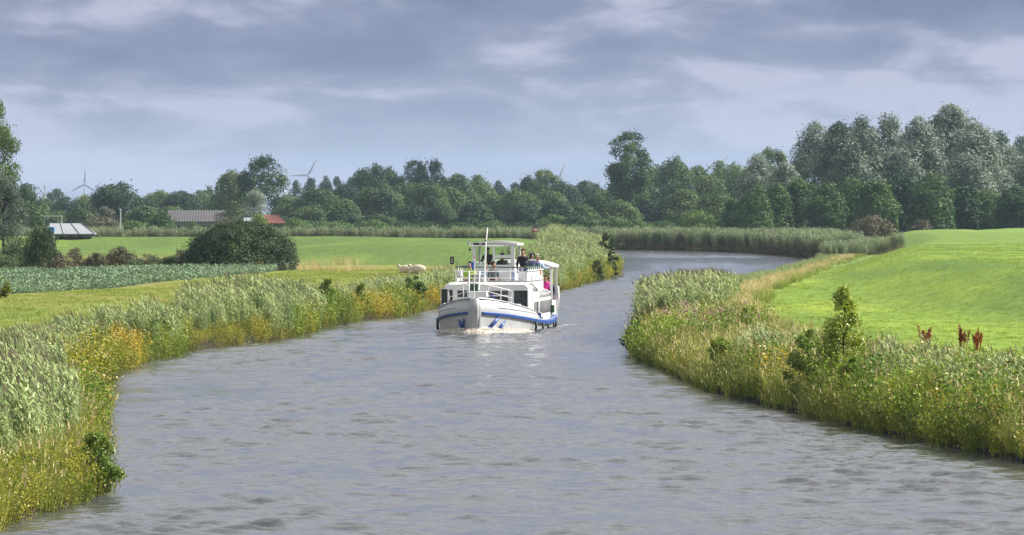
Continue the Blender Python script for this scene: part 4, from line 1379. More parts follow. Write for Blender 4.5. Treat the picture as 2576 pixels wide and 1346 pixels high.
for sgn in (-1, 1):
    b = MB()
    P = along(0.03, 0, 0.14, 14.9, sgn, 70)
    V, Fs = [], []
    for j, (x, y, z) in enumerate(P):
        w = np.interp(y, [0, 4, 7, 14.9], [0.06, 0.075, 0.10, 0.12])
        V += [(x-sgn*0.05, y, z-0.03-0.5*w), (x+sgn*0.06, y, z-0.01-0.5*w), (x+sgn*0.06, y, z+0.6*w), (x-sgn*(0.02+w), y, z+w+0.02)]
    for j in range(len(P)-1):
        for k in range(4):
            a, c = j*4+k, j*4+(k+1) % 4
            Fs.append((a, a+4, c+4, c))
    Fs.append((0, 1, 2, 3)); Fs.append(tuple(len(V)-4+k for k in (3, 2, 1, 0)))
    b.add(V, Fs).build('rubbing_strake', M['blue'], boat)
    MB().tube([(sgn*(np.interp(y, YS, HB)*0.992+0.012), y, np.interp(y, [0.9, 2.4, 4.9], [1.07, 0.92, 0.72])) for y in np.linspace(0.9, 4.9, 14)], 0.022, 6).build('moulding', M['moulding'], boat)
    MB().tube([(sgn*(np.interp(y, YS, HB)-0.03*(np.interp(y, YS, ZT)-np.interp(y, YS, ZS))), y, np.interp(y, YS, ZT)+0.01) for y in np.linspace(0.0, 4.9, 16)], 0.03, 6).build('bulwark_cap', M['hull'], boat)
    for y in ([4.1] if sgn < 0 else [4.4, 6.6, 8.6, 11.0, 12.6, 13.9]):
        h, z = np.interp(y, YS, HB), np.interp(y, YS, ZS)
        MB().tube([(sgn*(h+0.06), y, z-0.06), (sgn*(h+0.05), y, z-0.3), (sgn*(h+0.0), y, -0.05)], [0.05, 0.055, 0.05], 8).build('fender', M['black'], boat, True)
    if sgn < 0:
        MB().tube([(-2.2, 5.2, 0.36), (-2.19, 5.2, 0.1), (-2.12, 5.2, -0.08)], [0.045, 0.05, 0.045], 8).build('fender', M['black'], boat, True)
# bollard (blue) with cross bar on the side deck
b = MB(); x, z = 1.93, 0.36
b.tube([(x, 7.4, z), (x, 7.4, z+0.34)], 0.075, 10).tube([(x-0.16, 7.4, z+0.14), (x+0.16, 7.4, z+0.14)], 0.03, 8)
bo = b.build('bollard', M['blue'], boat)
MB().tube([(x, 7.4, z+0.34), (x, 7.4, z+0.37)], 0.08, 10).build('cap', M['white'], bo)


# anchors on the bow, hugging the plating
def bow_pt(y, z, sgn, off=0.05):
    hb = np.interp(y, YS, HB); zs = np.interp(y, YS, ZS)
    f = np.interp(z, [-0.05, zs-0.09], [0.93, 0.985])
    return Vector((sgn*(hb*f + off), y - 0.02, z))


for sgn, y0, y1 in ((-1, 0.42, 0.30), (1, 0.42, 1.0)):
    b = MB()
    c = bow_pt(y0, 0.20, sgn)
    b.tube([bow_pt(y0, 0.02, sgn), c, bow_pt(y0+0.02, 0.26, sgn)], [0.06, 0.10, 0.07], 8)
    for (ya, za) in ([(0.30, 0.62), (0.62, 0.56)] if sgn < 0 else [(0.92, 0.72), (1.25, 0.52)]):
        if sgn > 0 and ya > 1:
            b.tube([bow_pt(0.85, 0.12, sgn), bow_pt(1.05, 0.30, sgn), bow_pt(ya, za, sgn)], [0.04, 0.075, 0.012], 7)
        else:
            b.tube([c, bow_pt((y0+ya)/2, (0.2+za)/2, sgn), bow_pt(ya, za, sgn)], [0.075, 0.085, 0.015], 7)
    b.build('anchor', M['blue'], boat, True)

# --- cabin: white shell with glazed curved eaves
HW, ZW, ZR, RC = 1.84, 1.44, 2.02, 0.52


def cab_profile(hw, zr, rc, z0, n=8):
    pts = [(hw, z0)]
    for k in range(n+1):
        t = k/n*math.pi/2
        pts.append((hw-rc+rc*math.cos(t), zr-rc*1.0+rc*math.sin(t)))
    pts += [(-x, z) for x, z in reversed(pts)]
    return pts


ZR2, RC2 = 1.62, 0.38
MB().prism(cab_profile(HW, ZR, RC, 0.36), 5.1, 7.6).build('cabin', M['white'], boat)
MB().prism(cab_profile(HW, ZR2, RC2, 0.36), 7.6, 13.0).build('cabin', M['white'], boat)
MB().box(-1.46, 1.46, 7.61, 12.98, ZR2-0.05, ZR).build('deck_base', M['white'], boat)
# front fairing: the rounded white front with the deep visor
fr = MB()
prof = cab_profile(HW, ZR+0.03, 0.30, 0.5, 8)
prof2 = cab_profile(HW-0.06, ZR-0.05, 0.27, 0.5, 8)
n = len(prof)
V = [(x, 4.42, z) for x, z in prof2] + [(x, 4.52, z) for x, z in prof] + [(x, 5.12, z) for x, z in prof]
Fs = [tuple(range(n))] + [(r*n+k, (r+1)*n+k, (r+1)*n+k+1, r*n+k+1) for r in range(2) for k in range(n-1)]
fr.add(V, Fs).build('cabin_front', M['white'], boat)


def pane(name, x0, x1, z0, z1, y, mat, parent, frame=None, fw=0.035, th=0.02):
    """window pane facing forward with a raised frame as its sub-part"""
    p = MB().box(x0, x1, y-th, y, z0, z1).build(name, mat, parent)
    if frame:
        f = MB()
        f.box(x0-fw, x1+fw, y-th-0.02, y, z1, z1+fw).box(x0-fw, x1+fw, y-th-0.02, y, z0-fw, z0)
        f.box(x0-fw, x0, y-th-0.02, y, z0, z1).box(x1, x1+fw, y-th-0.02, y, z0, z1)
        f.build('frame', frame, p)
    return p


def cw(x0, x1, y0, y1, yl=4.42, **kw):
    a, za = bl(x0, y0, yl); b_, zb = bl(x1, y1, yl)
    return pane('window', a, b_, zb, za, yl, M['glass'], boat, **kw)


cw(206, 276, 757, 962, frame=M['white'], fw=0.02)
cw(288, 334, 765, 950, frame=M['white'], fw=0.02)
cw(1027, 1180, 772, 972, frame=M['white'], fw=0.02)
cw(388, 500, 772, 850, frame=M['white'], fw=0.03)
cw(388, 500, 868, 930, frame=M['white'], fw=0.03)
cw(742, 962, 775, 822, frame=M['white'], fw=0.03)
cw(742, 962, 838, 950, frame=M['white'], fw=0.03)
# green door panel in the middle and the twin stair posts
x0, z0 = bl(530, 762, 4.4); x1, z1 = bl(620, 698, 4.4)
MB().box(x0, x1, 4.36, 4.415, z0-0.25, z1).build('door_panel', M['green'], boat)
for (xa, ya, xb, yb) in ((519, 556, 515, 850), (640, 556, 622, 770)):
    a, za = bl(xa, ya, 4.0); b_, zb = bl(xb, yb, 3.2)
    MB().tube([(a, 4.0, za), (b_, 3.4, zb)], 0.028, 8).build('stair_post', M['white'], boat)
# side windows, eave panes and ribs
n_side = 15
ys = np.concatenate([np.linspace(5.35, 7.52, 5), np.linspace(7.68, 12.85, n_side-3)[1:]])
for sgn in (-1, 1):
    for j in range(n_side):
        a, b_ = ys[j]+0.04, ys[j+1]-0.04
        zr_, rc_ = (ZR, RC) if b_ < 7.6 else (ZR2, RC2)
        MB().box(sgn*HW, sgn*(HW+0.004), a, b_, 0.66, 1.20).build('side_window', M['eave'], boat)
        e = MB()
        V, Fs = [], []
        for k in range(7):
            t = (0.16+0.74*k/6)*math.pi/2
            for y in (a, b_):
                V.append((sgn*(HW-rc_+(rc_+0.004)*math.cos(t)), y, zr_-rc_+(rc_+0.004)*math.sin(t)))
        for k in range(6): Fs.append((2*k, 2*k+1, 2*k+3, 2*k+2))
        e.add(V, Fs).build('eave_pane', M['eave'] if 'eave' in M else M['glass'], boat)
    for j in range(n_side+1):
        y = ys[j]
        big = j in (0, 4, n_side)
        zr_, rc_ = (ZR, RC) if y < 7.6 else (ZR2, RC2)
        rr = 0.045 if big else 0.016
        off = 0.02 if big else 0.0
        pts = [(sgn*(HW+off), y, 0.36 if big else 0.62), (sgn*(HW+off), y, 1.0)]
        for k in range(8):
            t = k/7*math.pi/2
            pts.append((sgn*(HW-rc_+(rc_+off)*math.cos(t)), y, zr_-rc_+(rc_+off)*math.sin(t)))
        MB().tube(pts, rr, 6).build('arch_frame' if big else 'rib', M['white'], boat, True)
    MB().box(sgn*(HW-0.01), sgn*(HW+0.012), 5.3, 12.9, 1.22, 1.29).build('side_band', M['white'], boat)
# bow rail
rp = []
for xc, yc, y in ((285, 790, 2.6), (290, 765, 2.5), (360, 728, 1.7), (445, 705, 1.0), (520, 692, 0.45), (580, 690, 0.1), (660, 695, 0.35), (745, 712, 0.9), (880, 745, 1.8), (985, 770, 2.8), (1003, 800, 3.0)):
    a, z = bl(xc, yc, y); rp.append((a, y, z))
rail = MB().tube(rp, 0.02, 6).build('bow_rail', M['moulding'], boat, True)
rp2 = []
for xc, yc, y in ((285, 850, 2.6), (445, 800, 1.0), (515, 785, 0.5)):
    a, z = bl(xc, yc, y); rp2.append((a, y, z))
MB().tube(rp2, 0.015, 6).build('lower_bar', M['moulding'], rail)
rp2 = []
for xc, yc, y in ((720, 780, 0.7), (880, 825, 1.8), (1005, 860, 3.0)):
    a, z = bl(xc, yc, y); rp2.append((a, y, z))
MB().tube(rp2, 0.015, 6).build('lower_bar', M['moulding'], rail)
for xc, y0, y1, y in ((285, 780, 880, 2.6), (450, 705, 880, 1.0), (740, 712, 870, 0.9), (882, 745, 915, 1.8), (1003, 790, 935, 3.0)):
    a, z0 = bl(xc, y0, y); b_, z1 = bl(xc+(8 if xc < 600 else -8), y1, y)
    MB().tube([(a, y, z0), (b_, y, z1)], 0.022, 6).build('post', M['moulding'], rail)
# white chest behind the stem
x0, z1 = bl(516, 782, 1.0); x1, z0 = bl(718, 845, 1.0)
ch = MB().box(x0, x1, 0.9, 1.4, z0, z1).build('bow_chest', M['white'], boat, bevel=0.03)
for xx in (x0+0.05, x0+0.3, x1-0.05):
    MB().box(xx-0.02, xx+0.02, 1.1, 1.14, 0.9, z0).build('leg', M['white'], ch)
# blue ring hose beside it
a, z = bl(765, 860, 3.6)
MB().tube([(a+0.12*math.cos(t), 3.6, z+0.14*math.sin(t)) for t in np.linspace(-1.3, 1.9, 9)], 0.035, 7).build('hose', M['blue'], boat, True)
# green planters on the shoulders
for xc, yc, w in ((250, 935, 0.12), (1060, 942, 0.22)):
    a, z = bl(xc, yc, 3.9)
    p = MB().box(a-w/2, a+w/2, 3.8, 4.1, z-0.20, z).build('planter', M['green'], boat)
    q = MB()
    for k in range(7): q.ball((a+(random.random()-.5)*w, 3.95+(random.random()-.5)*.2, z+0.02), 0.05, 6, 4)
    q.build('white_flowers', M['canvas'], p)
p = MB().box(1.86, 1.99, 12.6, 13.0, 0.62, 0.95).build('planter', M['green'], boat)

# --- upper deck
YU = 6.2
ux0, _ = bl(366, 500, YU); ux1, _ = bl(1128, 500, YU)
MB().box(-1.5, 1.5, YU-0.1, 13.0, ZR+0.01, ZR+0.07).build('upper_deck', M['deck'], boat)
zt = bl(700, 507, YU)[1]; zm1 = bl(700, 556, YU)[1]; zm2 = bl(700, 632, YU)[1]
ra = MB().tube([(ux0, YU, zt), (1.46, YU, zt-0.02), (1.46, 12.9, zt-0.02)], 0.030, 6).build('deck_rail', M['green'], boat)
for zz in (zm1, zm2):
    MB().tube([(ux0, YU, zz), (1.2, YU, zz)], 0.016, 6).build('bar', M['white'], ra)
MB().tube([(ux0, YU, zt), (ux0, 12.9, zt)], 0.028, 6).build('bar', M['green'], ra)
for xc in (368, 444, 985, 1075, 1110, 1128):
    a, _ = bl(xc, 600, YU)
    MB().tube([(a, YU, ZR), (a, YU, zt)], 0.017, 6).build('post', M['white'], ra)
for y in np.linspace(YU+0.9, 12.8, 8):
    MB().tube([(1.46, y, ZR), (1.46, y, zt)], 0.02, 6).build('post', M['white'], ra)
    MB().tube([(ux0, y, ZR), (ux0, y, zt)], 0.02, 6).build('post', M['white'], ra)
MB().tube([(1.46, 7.0, zt-0.02), (1.46, 7.0, zt+0.28), (1.46, 9.6, zt+0.28), (1.46, 9.6, zt-0.02)], 0.02, 6).build('handrail_loop', M['steel'], ra, True)
# side boards below the rail
sb = MB().box(1.47, 1.50, YU+0.1, 12.9, 1.60, zm1).build('side_board', M['white'], boat)
MB().box(1.45, 1.56, YU+0.1, 12.95, zm1, zm1+0.04).build('board_cap', M['white'], sb)
MB().box(-1.52, -1.49, YU+0.1, 12.9, 1.60, zm2).build('side_board', M['white'], boat)
MB().prism([(0.10*math.cos(t)+8.0, 2.20+0.13*math.sin(t)) for t in np.linspace(0, 6.0, 14)], 1.502, 1.512, 'x').build('emblem', M['brown_hair'], sb)
for k in range(3):
    MB().box(1.502, 1.508, 7.6+k*0.35, 7.85+k*0.35, 1.90, 1.98).build('lettering', M['steel'], sb)
    MB().box(1.502, 1.508, 7.6+k*0.35, 7.85+k*0.35, 1.78, 1.86).build('lettering', M['steel'], sb)
MB().box(1.50, 1.54, 11.4, 11.7, 2.28, 2.50).build('orange_marker', M['orange'], sb)
MB().box(1.15, 1.45, YU+0.02, YU+0.06, 1.75, zm2+0.28).build('front_board', M['white'], boat)
# windscreen panel, parcels and chairs seen through the rail
a, z1 = bl(860, 540, 7.2); b_, z0 = bl(970, 668, 7.2)
MB().box(a, b_, 7.2, 7.24, z0, z1).build('spray_screen', M['canvas'], boat)
a, z1 = bl(390, 545, 7.0); b_, z0 = bl(430, 612, 7.0)
MB().box(a, b_, 7.0, 7.3, z0, z1).build('locker', M['canvas'], boat, bevel=0.03)
a, z1 = bl(530, 585, 6.9); b_, z0 = bl(690, 618, 6.9)
tb = MB().box(a, b_, 6.9, 7.5, z1-0.05, z1).build('deck_table', M['canvas'], boat)
MB().box((a+b_)/2-0.04, (a+b_)/2+0.04, 7.15, 7.23, ZR+0.05, z1-0.05).build('leg', M['steel'], tb)
a, z1 = bl(1000, 545, 7.6); b_, z0 = bl(1036, 665, 7.6)
MB().box(a, b_, 7.6, 7.9, z0, z1).build('blue_bag', M['flag_light'] if 'flag_light' in M else M['light_blue'], boat, bevel=0.05)

# --- wheelhouse
WY0, WY1 = 8.6, 10.9
wx0, _ = bl(556, 400, WY0); wx1, _ = bl(1034, 400, WY0)
zsill = bl(700, 482, WY0)[1]; zwt = bl(700, 275, WY0)[1]; zrf = bl(700, 214, WY0)[1]
wh = MB()
wh.box(wx0, wx1, WY0, WY0+0.06, ZR+0.07, zsill).box(wx0, wx0+0.06, WY0+0.06, WY1, ZR+0.07, zsill).box(wx1-0.06, wx1, WY0+0.06, WY1, ZR+0.07, zsill)
wh.box(wx0+0.06, wx1-0.06, WY1-0.06, WY1, ZR+0.07, zsill)
wheel = wh.build('wheelhouse', M['white'], boat)
for (x, y, w) in ((wx0, WY0, 0.15), (wx1-0.17, WY0, 0.17), (wx0, WY1-0.1, 0.10), (wx1-0.10, WY1-0.1, 0.10)):
    MB().box(x, x+w, y, y+0.10, zsill, zwt).build('post', M['white'], wheel)
mx0, _ = bl(785, 400, WY0); mx1, _ = bl(812, 400, WY0)
MB().box(mx0, mx1, WY0+0.01, WY0+0.07, zsill, zwt).build('post', M['white'], wheel)
tz0, tz1 = bl(900, 405, WY0)[1], bl(900, 372, WY0)[1]
MB().box(mx1, wx1-0.17, WY0+0.015, WY0+0.065, tz0, tz1).build('transom', M['white'], wheel)
MB().box(wx0, wx1, WY0+0.002, WY0+0.10, zwt, zrf-0.10).build('header', M['white'], wheel)
MB().box(wx0, wx1, WY1-0.10, WY1-0.002, zwt, zrf-0.10).build('header', M['white'], wheel)
MB().box(wx0, wx0+0.08, WY0+0.10, WY1-0.10, zwt, zrf-0.10).build('header', M['white'], wheel)
MB().box(wx1-0.08, wx1, WY0+0.10, WY1-0.10, zwt, zrf-0.10).build('header', M['white'], wheel)
c = (wx0+wx1)/2
roof = []
hwr = (wx1-wx0)/2+0.14
for k in range(11):
    t = -1+2*k/10
    roof.append((c+hwr*t, zrf-0.11*t*t))
roof += [(x, z-0.07) for x, z in reversed(roof)]
rf = MB().prism(roof, WY0-0.18, WY1+0.1).build('roof', M['white'], wheel)
MB().prism([(x, z+0.012) for x, z in roof[:11]] + [(x, z+0.002) for x, z in reversed(roof[:11])], WY0-0.1, WY1+0.02).build('roof_felt', M['deck'], rf)
wz = zsill
for (x0, x1, z0, z1) in ((wx0+0.15, mx0, wz, zwt), (mx1, wx1-0.17, tz1, zwt), (mx1, wx1-0.17, wz, tz0)):
    MB().box(x0, x1, WY0+0.035, WY0+0.043, z0, z1).build('window', M['clear'], wheel)
MB().tube([(c+0.52+0.17*math.cos(t), WY1-0.2, bl(950, 330, WY1)[1]+0.17*math.sin(t)) for t in np.linspace(0, 2*math.pi, 19)], 0.03, 6, False).build('lifebuoy', M['canvas'], wheel, True)
MB().box(mx1+0.1, wx1-0.35, WY0+0.3, WY0+0.6, wz-0.2, wz+0.20).build('dashboard', M['dark'], wheel, bevel=0.04)
# mast with cross bar, lamps, horn
m0 = bl(698, 680, YU-0.12); m1 = bl(728, 60, YU-0.12); mm = bl(708, 250, YU-0.12)
mast = MB().tube([(m0[0], YU-0.12, m0[1]), (mm[0], YU-0.12, mm[1]), (m1[0], YU-0.12, m1[1])], [0.04, 0.034, 0.014], 8).build('mast', M['white'], boat, True)
c0 = bl(515, 266, YU-0.16); c1 = bl(915, 266, YU-0.16)
MB().tube([(c0[0], YU-0.17, c0[1]), (c1[0], YU-0.17, c1[1])], 0.018, 6).build('cross_bar', M['white'], mast)
MB().tube([(m0[0], YU-0.12, ZR), (m0[0], YU-0.12, ZR+0.30)], [0.07, 0.05], 8).build('mast_foot', M['white'], mast)
MB().ball((mm[0]+0.0, YU-0.12, bl(710, 205, YU)[1]), 0.05, 8, 6).build('mast_light', M['black'], mast)
p = bl(528, 310, YU-0.17)
MB().ball((p[0], YU-0.17, p[1]), 0.06, 10, 6).tube([(p[0], YU-0.17, p[1]), (p[0], YU-0.17, c0[1])], 0.01, 5).build('signal_lamp', M['black'], mast)
p = bl(513, 243, YU-0.17)
MB().tube([(p[0], YU-0.17, p[1]-0.05), (p[0], YU-0.17, p[1]+0.03), (p[0]+0.06, YU-0.17, p[1]+0.16)], [0.05, 0.05, 0.015], 8).build('horn', M['steel'], mast)
p = bl(600, 248, WY0-0.2)
MB().box(p[0]-0.12, p[0]+0.12, WY0-0.24, WY0-0.05, p[1]-0.05, p[1]+0.05).build('floodlight', M['black'], wheel, bevel=0.015)
p = bl(680, 250, WY0-0.2)
MB().box(p[0]-0.06, p[0]+0.06, WY0-0.24, WY0-0.05, p[1]-0.05, p[1]+0.05).build('floodlight', M['black'], wheel, bevel=0.015)
# flag staff at the stem with a drooping blue flag
f0 = bl(576, 858, 0.2); f1 = bl(582, 400, 0.2)
staff = MB().tube([(f0[0], 0.2, f0[1]), (f1[0], 0.2, f1[1])], 0.022, 7).build('flag_staff', M['white'], boat)
MB().ball((f1[0], 0.2, f1[1]), 0.035, 8, 6).build('finial', M['red'], staff)
V, Fs = [], []
for i in range(6):
    for j in range(6):
        u, v = i/5, j/5
        q = bl(574 - 40*u*(1-0.45*v), 445 + 20*u*(1-v) + 95*v, 0.2)
        V.append((q[0], 0.2+0.04*math.sin(u*7+v*2), q[1]))
for i in range(5):
    for j in range(5): Fs.append((i*6+j, i*6+j+1, (i+1)*6+j+1, (i+1)*6+j))
fl = MB().add(V, Fs).build('flag', M['flag_blue'], staff, True)
fl.modifiers.new('thick', 'SOLIDIFY').thickness = 0.006
# black mirror board on a bracket at the left rail corner
p = bl(327, 433, YU); w = 0.085
mb = MB().box(p[0]-w, p[0]+w, YU-0.06, YU, p[1]-0.165, p[1]+0.165).build('mirror', M['black'], boat, bevel=0.03)
MB().tube([(p[0]+w, YU-0.03, p[1]-0.05), (ux0+0.06, YU-0.03, p[1]-0.05), (ux0+0.06, YU-0.03, zt)], 0.012, 5).build('bracket', M['black'], mb)
MB().box(p[0]-0.012, p[0]+0.012, YU-0.064, YU-0.058, p[1]+0.0, p[1]+0.10).build('white_mark', M['white'], mb)
MB().box(p[0]-0.035, p[0]+0.045, YU-0.064, YU-0.058, p[1]-0.075, p[1]-0.045).build('white_mark', M['white'], mb)
# side rail of the bow, left and right, near the arches
MB().tube([(-1.98, 5.1, 0.5), (-1.98, 5.1, 1.25), (-1.9, 5.1, 1.7)], 0.03, 7).build('side_rail', M['white'], boat, True)
# stern deckhouse with canopy
zc = bl(1400, 482, 14)[1]
can = []
for k in range(15):
    t = -1+2*k/14
    can.append((1.98*t, zc - 0.02 + 0.24*(1-abs(t)**4)))
can += [(x*0.97, z-0.13) for x, z in reversed(can)]
cp = MB().prism(can, 12.6, 15.0).build('canopy', M['canvas'], boat, True)
for (x, y) in ((1.86, 12.75), (1.90, 14.4), (-1.86, 12.75), (-1.90, 14.4)):
    MB().box(x-0.05, x+0.05, y-0.05, y+0.05, 0.4, zc+0.02).build('post', M['white'], cp)
MB().box(1.86, 1.90, 12.8, 14.35, 0.45, 1.15).build('stern_board', M['white'], boat)
MB().box(-1.90, -1.86, 12.8, 14.35, 0.55, 1.35).build('stern_board', M['white'], boat)
MB().tube([(1.98, 14.2, 0.7), (2.02, 14.25, 1.3), (2.0, 14.2, 1.75)], 0.055, 8).build('stern_fender', M['canvas'], boat, True)
MB().box(-1.8, 1.8, 13.0, 14.6, 0.55, 0.62).build('stern_floor', M['deck'], boat)

# --- people aboard
def on_boat(x, y, z): return bw(x, y, z)
p = bl(735, 300, 9.5)
person('person at the wheel in dark jacket behind the left wheelhouse window', boat, on_boat(p[0], 9.5, p[1]-1.70), -BA, M['black_cloth'], M['black_cloth'], M['dark_hair'], arms='wheel', lean=0.1, height=1.72)
p = bl(893, 345, 10.1)
person('person sitting behind the right wheelhouse window', boat, on_boat(p[0], 10.1, p[1]-1.36), -BA, M['grey_cloth'], M['black_cloth'], M['dark_hair'], pose='sit', arms='lap')
p = bl(545, 446, 7.6)
person('dark-haired person in yellow-green jacket sitting behind the blue flag', boat, on_boat(p[0], 7.6, p[1]-1.34), -BA-0.4, M['yellow_green'], M['jeans'], M['dark_hair'], pose='sit', arms='lap', lean=0.12)
p = bl(715, 462, 8.0)
person('person with reddish face sitting just right of the mast', boat, on_boat(p[0], 8.0, p[1]-1.34), -BA, M['light_blue'], M['jeans'], M['brown_hair'], pose='sit', arms='lap')
p = bl(782, 448, 7.4)
person('person with dark ponytail and grey top sitting before the wheelhouse', boat, on_boat(p[0], 7.4, p[1]-1.34), -BA+0.7, M['grey_cloth'], M['grey_cloth'], M['dark_hair'], pose='sit', arms='lap', hair='ponytail', lean=0.1)
p = bl(1128, 316, 8.2)
person('man in black jacket standing right of the wheelhouse', boat, on_boat(p[0], 8.2, p[1]-1.73), -BA, M['black_cloth'], M['jeans'], M['brown_hair'], arms='down')
p = bl(1230, 366, 10.9)
person('person with dark blue hood up between two bareheaded people at the side rail', boat, on_boat(p[0], 10.9, p[1]-1.66), -BA+0.5, M['navy_cloth'], M['jeans'], M['dark_hair'], hood=M['navy_cloth'], height=1.68)
p = bl(1293, 380, 12.2)
person('white-haired person in light blue shirt leaning on the side rail', boat, on_boat(p[0], 12.2, p[1]-1.60), -BA+0.3, M['light_blue'], M['jeans'], M['white_hair'], arms='side', height=1.62, vest=M['navy_cloth'])
p = bl(1385, 612, 13.3)
person('person in bright pink jacket standing under the stern canopy', boat, on_boat(p[0], 13.3, p[1]-1.62), -BA, M['pink'], M['grey_cloth'], M['brown_hair'], height=1.64)
p = bl(1425, 640, 14.0)
person('dark-haired person partly hidden behind the pink jacket at the stern', boat, on_boat(p[0], 14.0, p[1]-1.55), -BA, M['navy_cloth'], M['grey_cloth'], M['dark_hair'], height=1.57)


# ------------------------------------------------------------------ bow wave and wake
def mat_foam():
    m, N, L, b = new_mat('brown_white_foam')
    ge = N.new('ShaderNodeNewGeometry')
    n = N.new('ShaderNodeTexNoise'); n.inputs['Scale'].default_value = 9; n.inputs['Detail'].default_value = 6; n.inputs['Roughness'].default_value = 0.7
    L.new(ge.outputs['Position'], n.inputs['Vector'])
    r = N.new('ShaderNodeValToRGB'); e = r.color_ramp.elements
    e[0].position, e[0].color = 0.36, (0.10, 0.085, 0.07, 1)
    e[1].position, e[1].color = 0.66, (0.80, 0.77, 0.70, 1)
    k = e.new(0.5); k.color = (0.36, 0.31, 0.25, 1)
    L.new(n.outputs['Fac'], r.inputs[0]); L.new(r.outputs[0], b.inputs['Base Color'])
    b.inputs['Roughness'].default_value = 0.5
    bp = N.new('ShaderNodeBump'); bp.inputs['Strength'].default_value = 0.8; bp.inputs['Distance'].default_value = 0.06
    L.new(n.outputs['Fac'], bp.inputs['Height']); L.new(bp.outputs[0], b.inputs['Normal'])
    return m


M['foam'] = mat_foam()
V, Fs = [], []
path = [(-1, y) for y in np.linspace(4.2, 0.1, 34)] + [(1, y) for y in np.linspace(0.1, 7.5, 60)]
nr = 7
wr_ = np.random.default_rng(3)
for sgn, y in path:
    hb = np.interp(y, YS, HB)*0.93
    h = np.interp(y, [0, 0.8, 2.0, 4.0, 7.5], [0.26, 0.22, 0.15, 0.07, 0.03])
    for k in range(nr):
        t = k/(nr-1)
        wid = np.interp(y, [0, 1, 4, 7.5], [0.5, 0.6, 0.42, 0.2])
        z = h*(1-t)**0.7*(0.65+0.7*wr_.random()) if k < nr-1 else -0.06
        dx = sgn*wid*t*np.interp(y, [0, 1.0], [0.35, 0.9])
        V.append((sgn*hb - sgn*0.05 + dx + wr_.normal(0, .02), y - wid*t*np.interp(y, [0, 1.5, 4], [0.9, 0.6, 0.2]) - 0.03, z))
for i in range(len(path)-1):
    for k in range(nr-1):
        Fs.append((i*nr+k, (i+1)*nr+k, (i+1)*nr+k+1, i*nr+k+1))
bwv = MB().add([bw(*v) for v in V], Fs).build('bow_wave', M['foam'], None, True)
tag(bwv, 'brown and white foam pushed up by the bow of the boat', 'foam', kind='stuff')
V, Fs = [], []
for q in range(60):
    y = wr_.uniform(12.0, 17); x = 2.15 + wr_.random()**1.6*0.5*(y-11)/4
    s = wr_.uniform(0.05, 0.15); b0 = len(V)
    V.append((x, y, 0.05*s+0.015))
    for k in range(7):
        t = k/7*6.283
        V.append((x+s*1.3*math.cos(t)*wr_.uniform(.6, 1.2), y+s*2.2*math.sin(t)*wr_.uniform(.6, 1.2), -0.004))
    for k in range(7): Fs.append((b0, b0+1+k, b0+1+(k+1) % 7))
tag(MB().add([bw(*v) for v in V], Fs).build('wake_foam', M['foam'], None, True), 'patches of foam trailing beside the stern of the boat', 'foam', kind='stuff')


# ------------------------------------------------------------------ sheep, duck
M['wool'] = paint('cream_wool', (0.56, 0.48, 0.38), 0.95, var=0.10, scale=14)
M['sheep_face'] = paint('sheep_face', (0.45, 0.33, 0.25), 0.8)
M['duck_brown'] = paint('brown_feathers', (0.12, 0.07, 0.04), 0.7, var=0.3, scale=20)


def sheep(label, x, y, Y, yaw, k=1.0):
    X, _ = at(x, y, Y)
    o = empty('sheep', (X, Y, gz(X, Y)), yaw)
    tag(o, label, 'sheep', 'sheep lying in the left meadow')
    Bv = [(0, 0, .34, (.26, .24)), (-.34, 0, .33, (.25, .24)), (-.55, 0, .30, (.15, .15)), (.32, 0, .36, (.25, .23)), (.48, 0, .47, (.14, .14)), (.57, -.02, .58, (.10, .10)),
          (.66, -.05, .66, (.085, .09)), (.80, -.09, .59, (.05, .055)),
          (.65, .11, .71, .028), (.65, -.18, .71, .028)]
    E = [(0, 1), (1, 2), (0, 3), (3, 4), (4, 5), (5, 6), (6, 7), (6, 8), (6, 9)]
    for (fx, fy, d) in ((.38, .20, .30), (.38, -.20, .30), (-.40, .22, .24), (-.40, -.22, .24)):
        b = len(Bv)
        Bv += [(fx, fy, .16, .07), (fx+d*.5, fy*1.15, .10, .045), (fx+d, fy*1.1, .05, .035)]
        E += [(3 if fx > 0 else 1, b), (b, b+1), (b+1, b+2)]
    Bv = [tuple(c*k for c in v[:3]) + (tuple(q*k for q in v[3]) if isinstance(v[3], tuple) else v[3]*k,) for v in Bv]
    link('body', skin_mesh('body', Bv, E, M['wool']), o)
    MB().ball((-.03*k, 0, .37*k), (.62*k, .31*k, .34*k), 14, 9).build('fleece', M['wool'], o, True)
    f = MB()
    f.ball((.74*k, -.07*k, .625*k), (.085*k, .075*k, .075*k), 8, 6)
    f.build('face', M['sheep_face'], o, True)
    return o


sheep('left sheep lying in the meadow left of the boat, head raised', 1022, 672, 376, 2.9, 0.9)
sheep('right sheep lying in the meadow with its head turned to the other one', 1051, 676, 362, 2.7, 1.0)
X, Y = px(1563, 697)
dk = empty('duck', (X, Y, -0.02), 0.4); tag(dk, 'small brown duck on the water at the left bank point', 'duck')
link('body', skin_mesh('body', [(0, 0, .07, (.085, .075)), (-.14, 0, .08, (.06, .05)), (-.25, 0, .12, (.02, .015)), (.12, 0, .08, (.07, .06)), (.17, 0, .17, .032), (.19, 0, .24, .045), (.27, 0, .225, (.018, .012))],
     [(0, 1), (1, 2), (0, 3), (3, 4), (4, 5), (5, 6)], M['duck_brown']), dk)

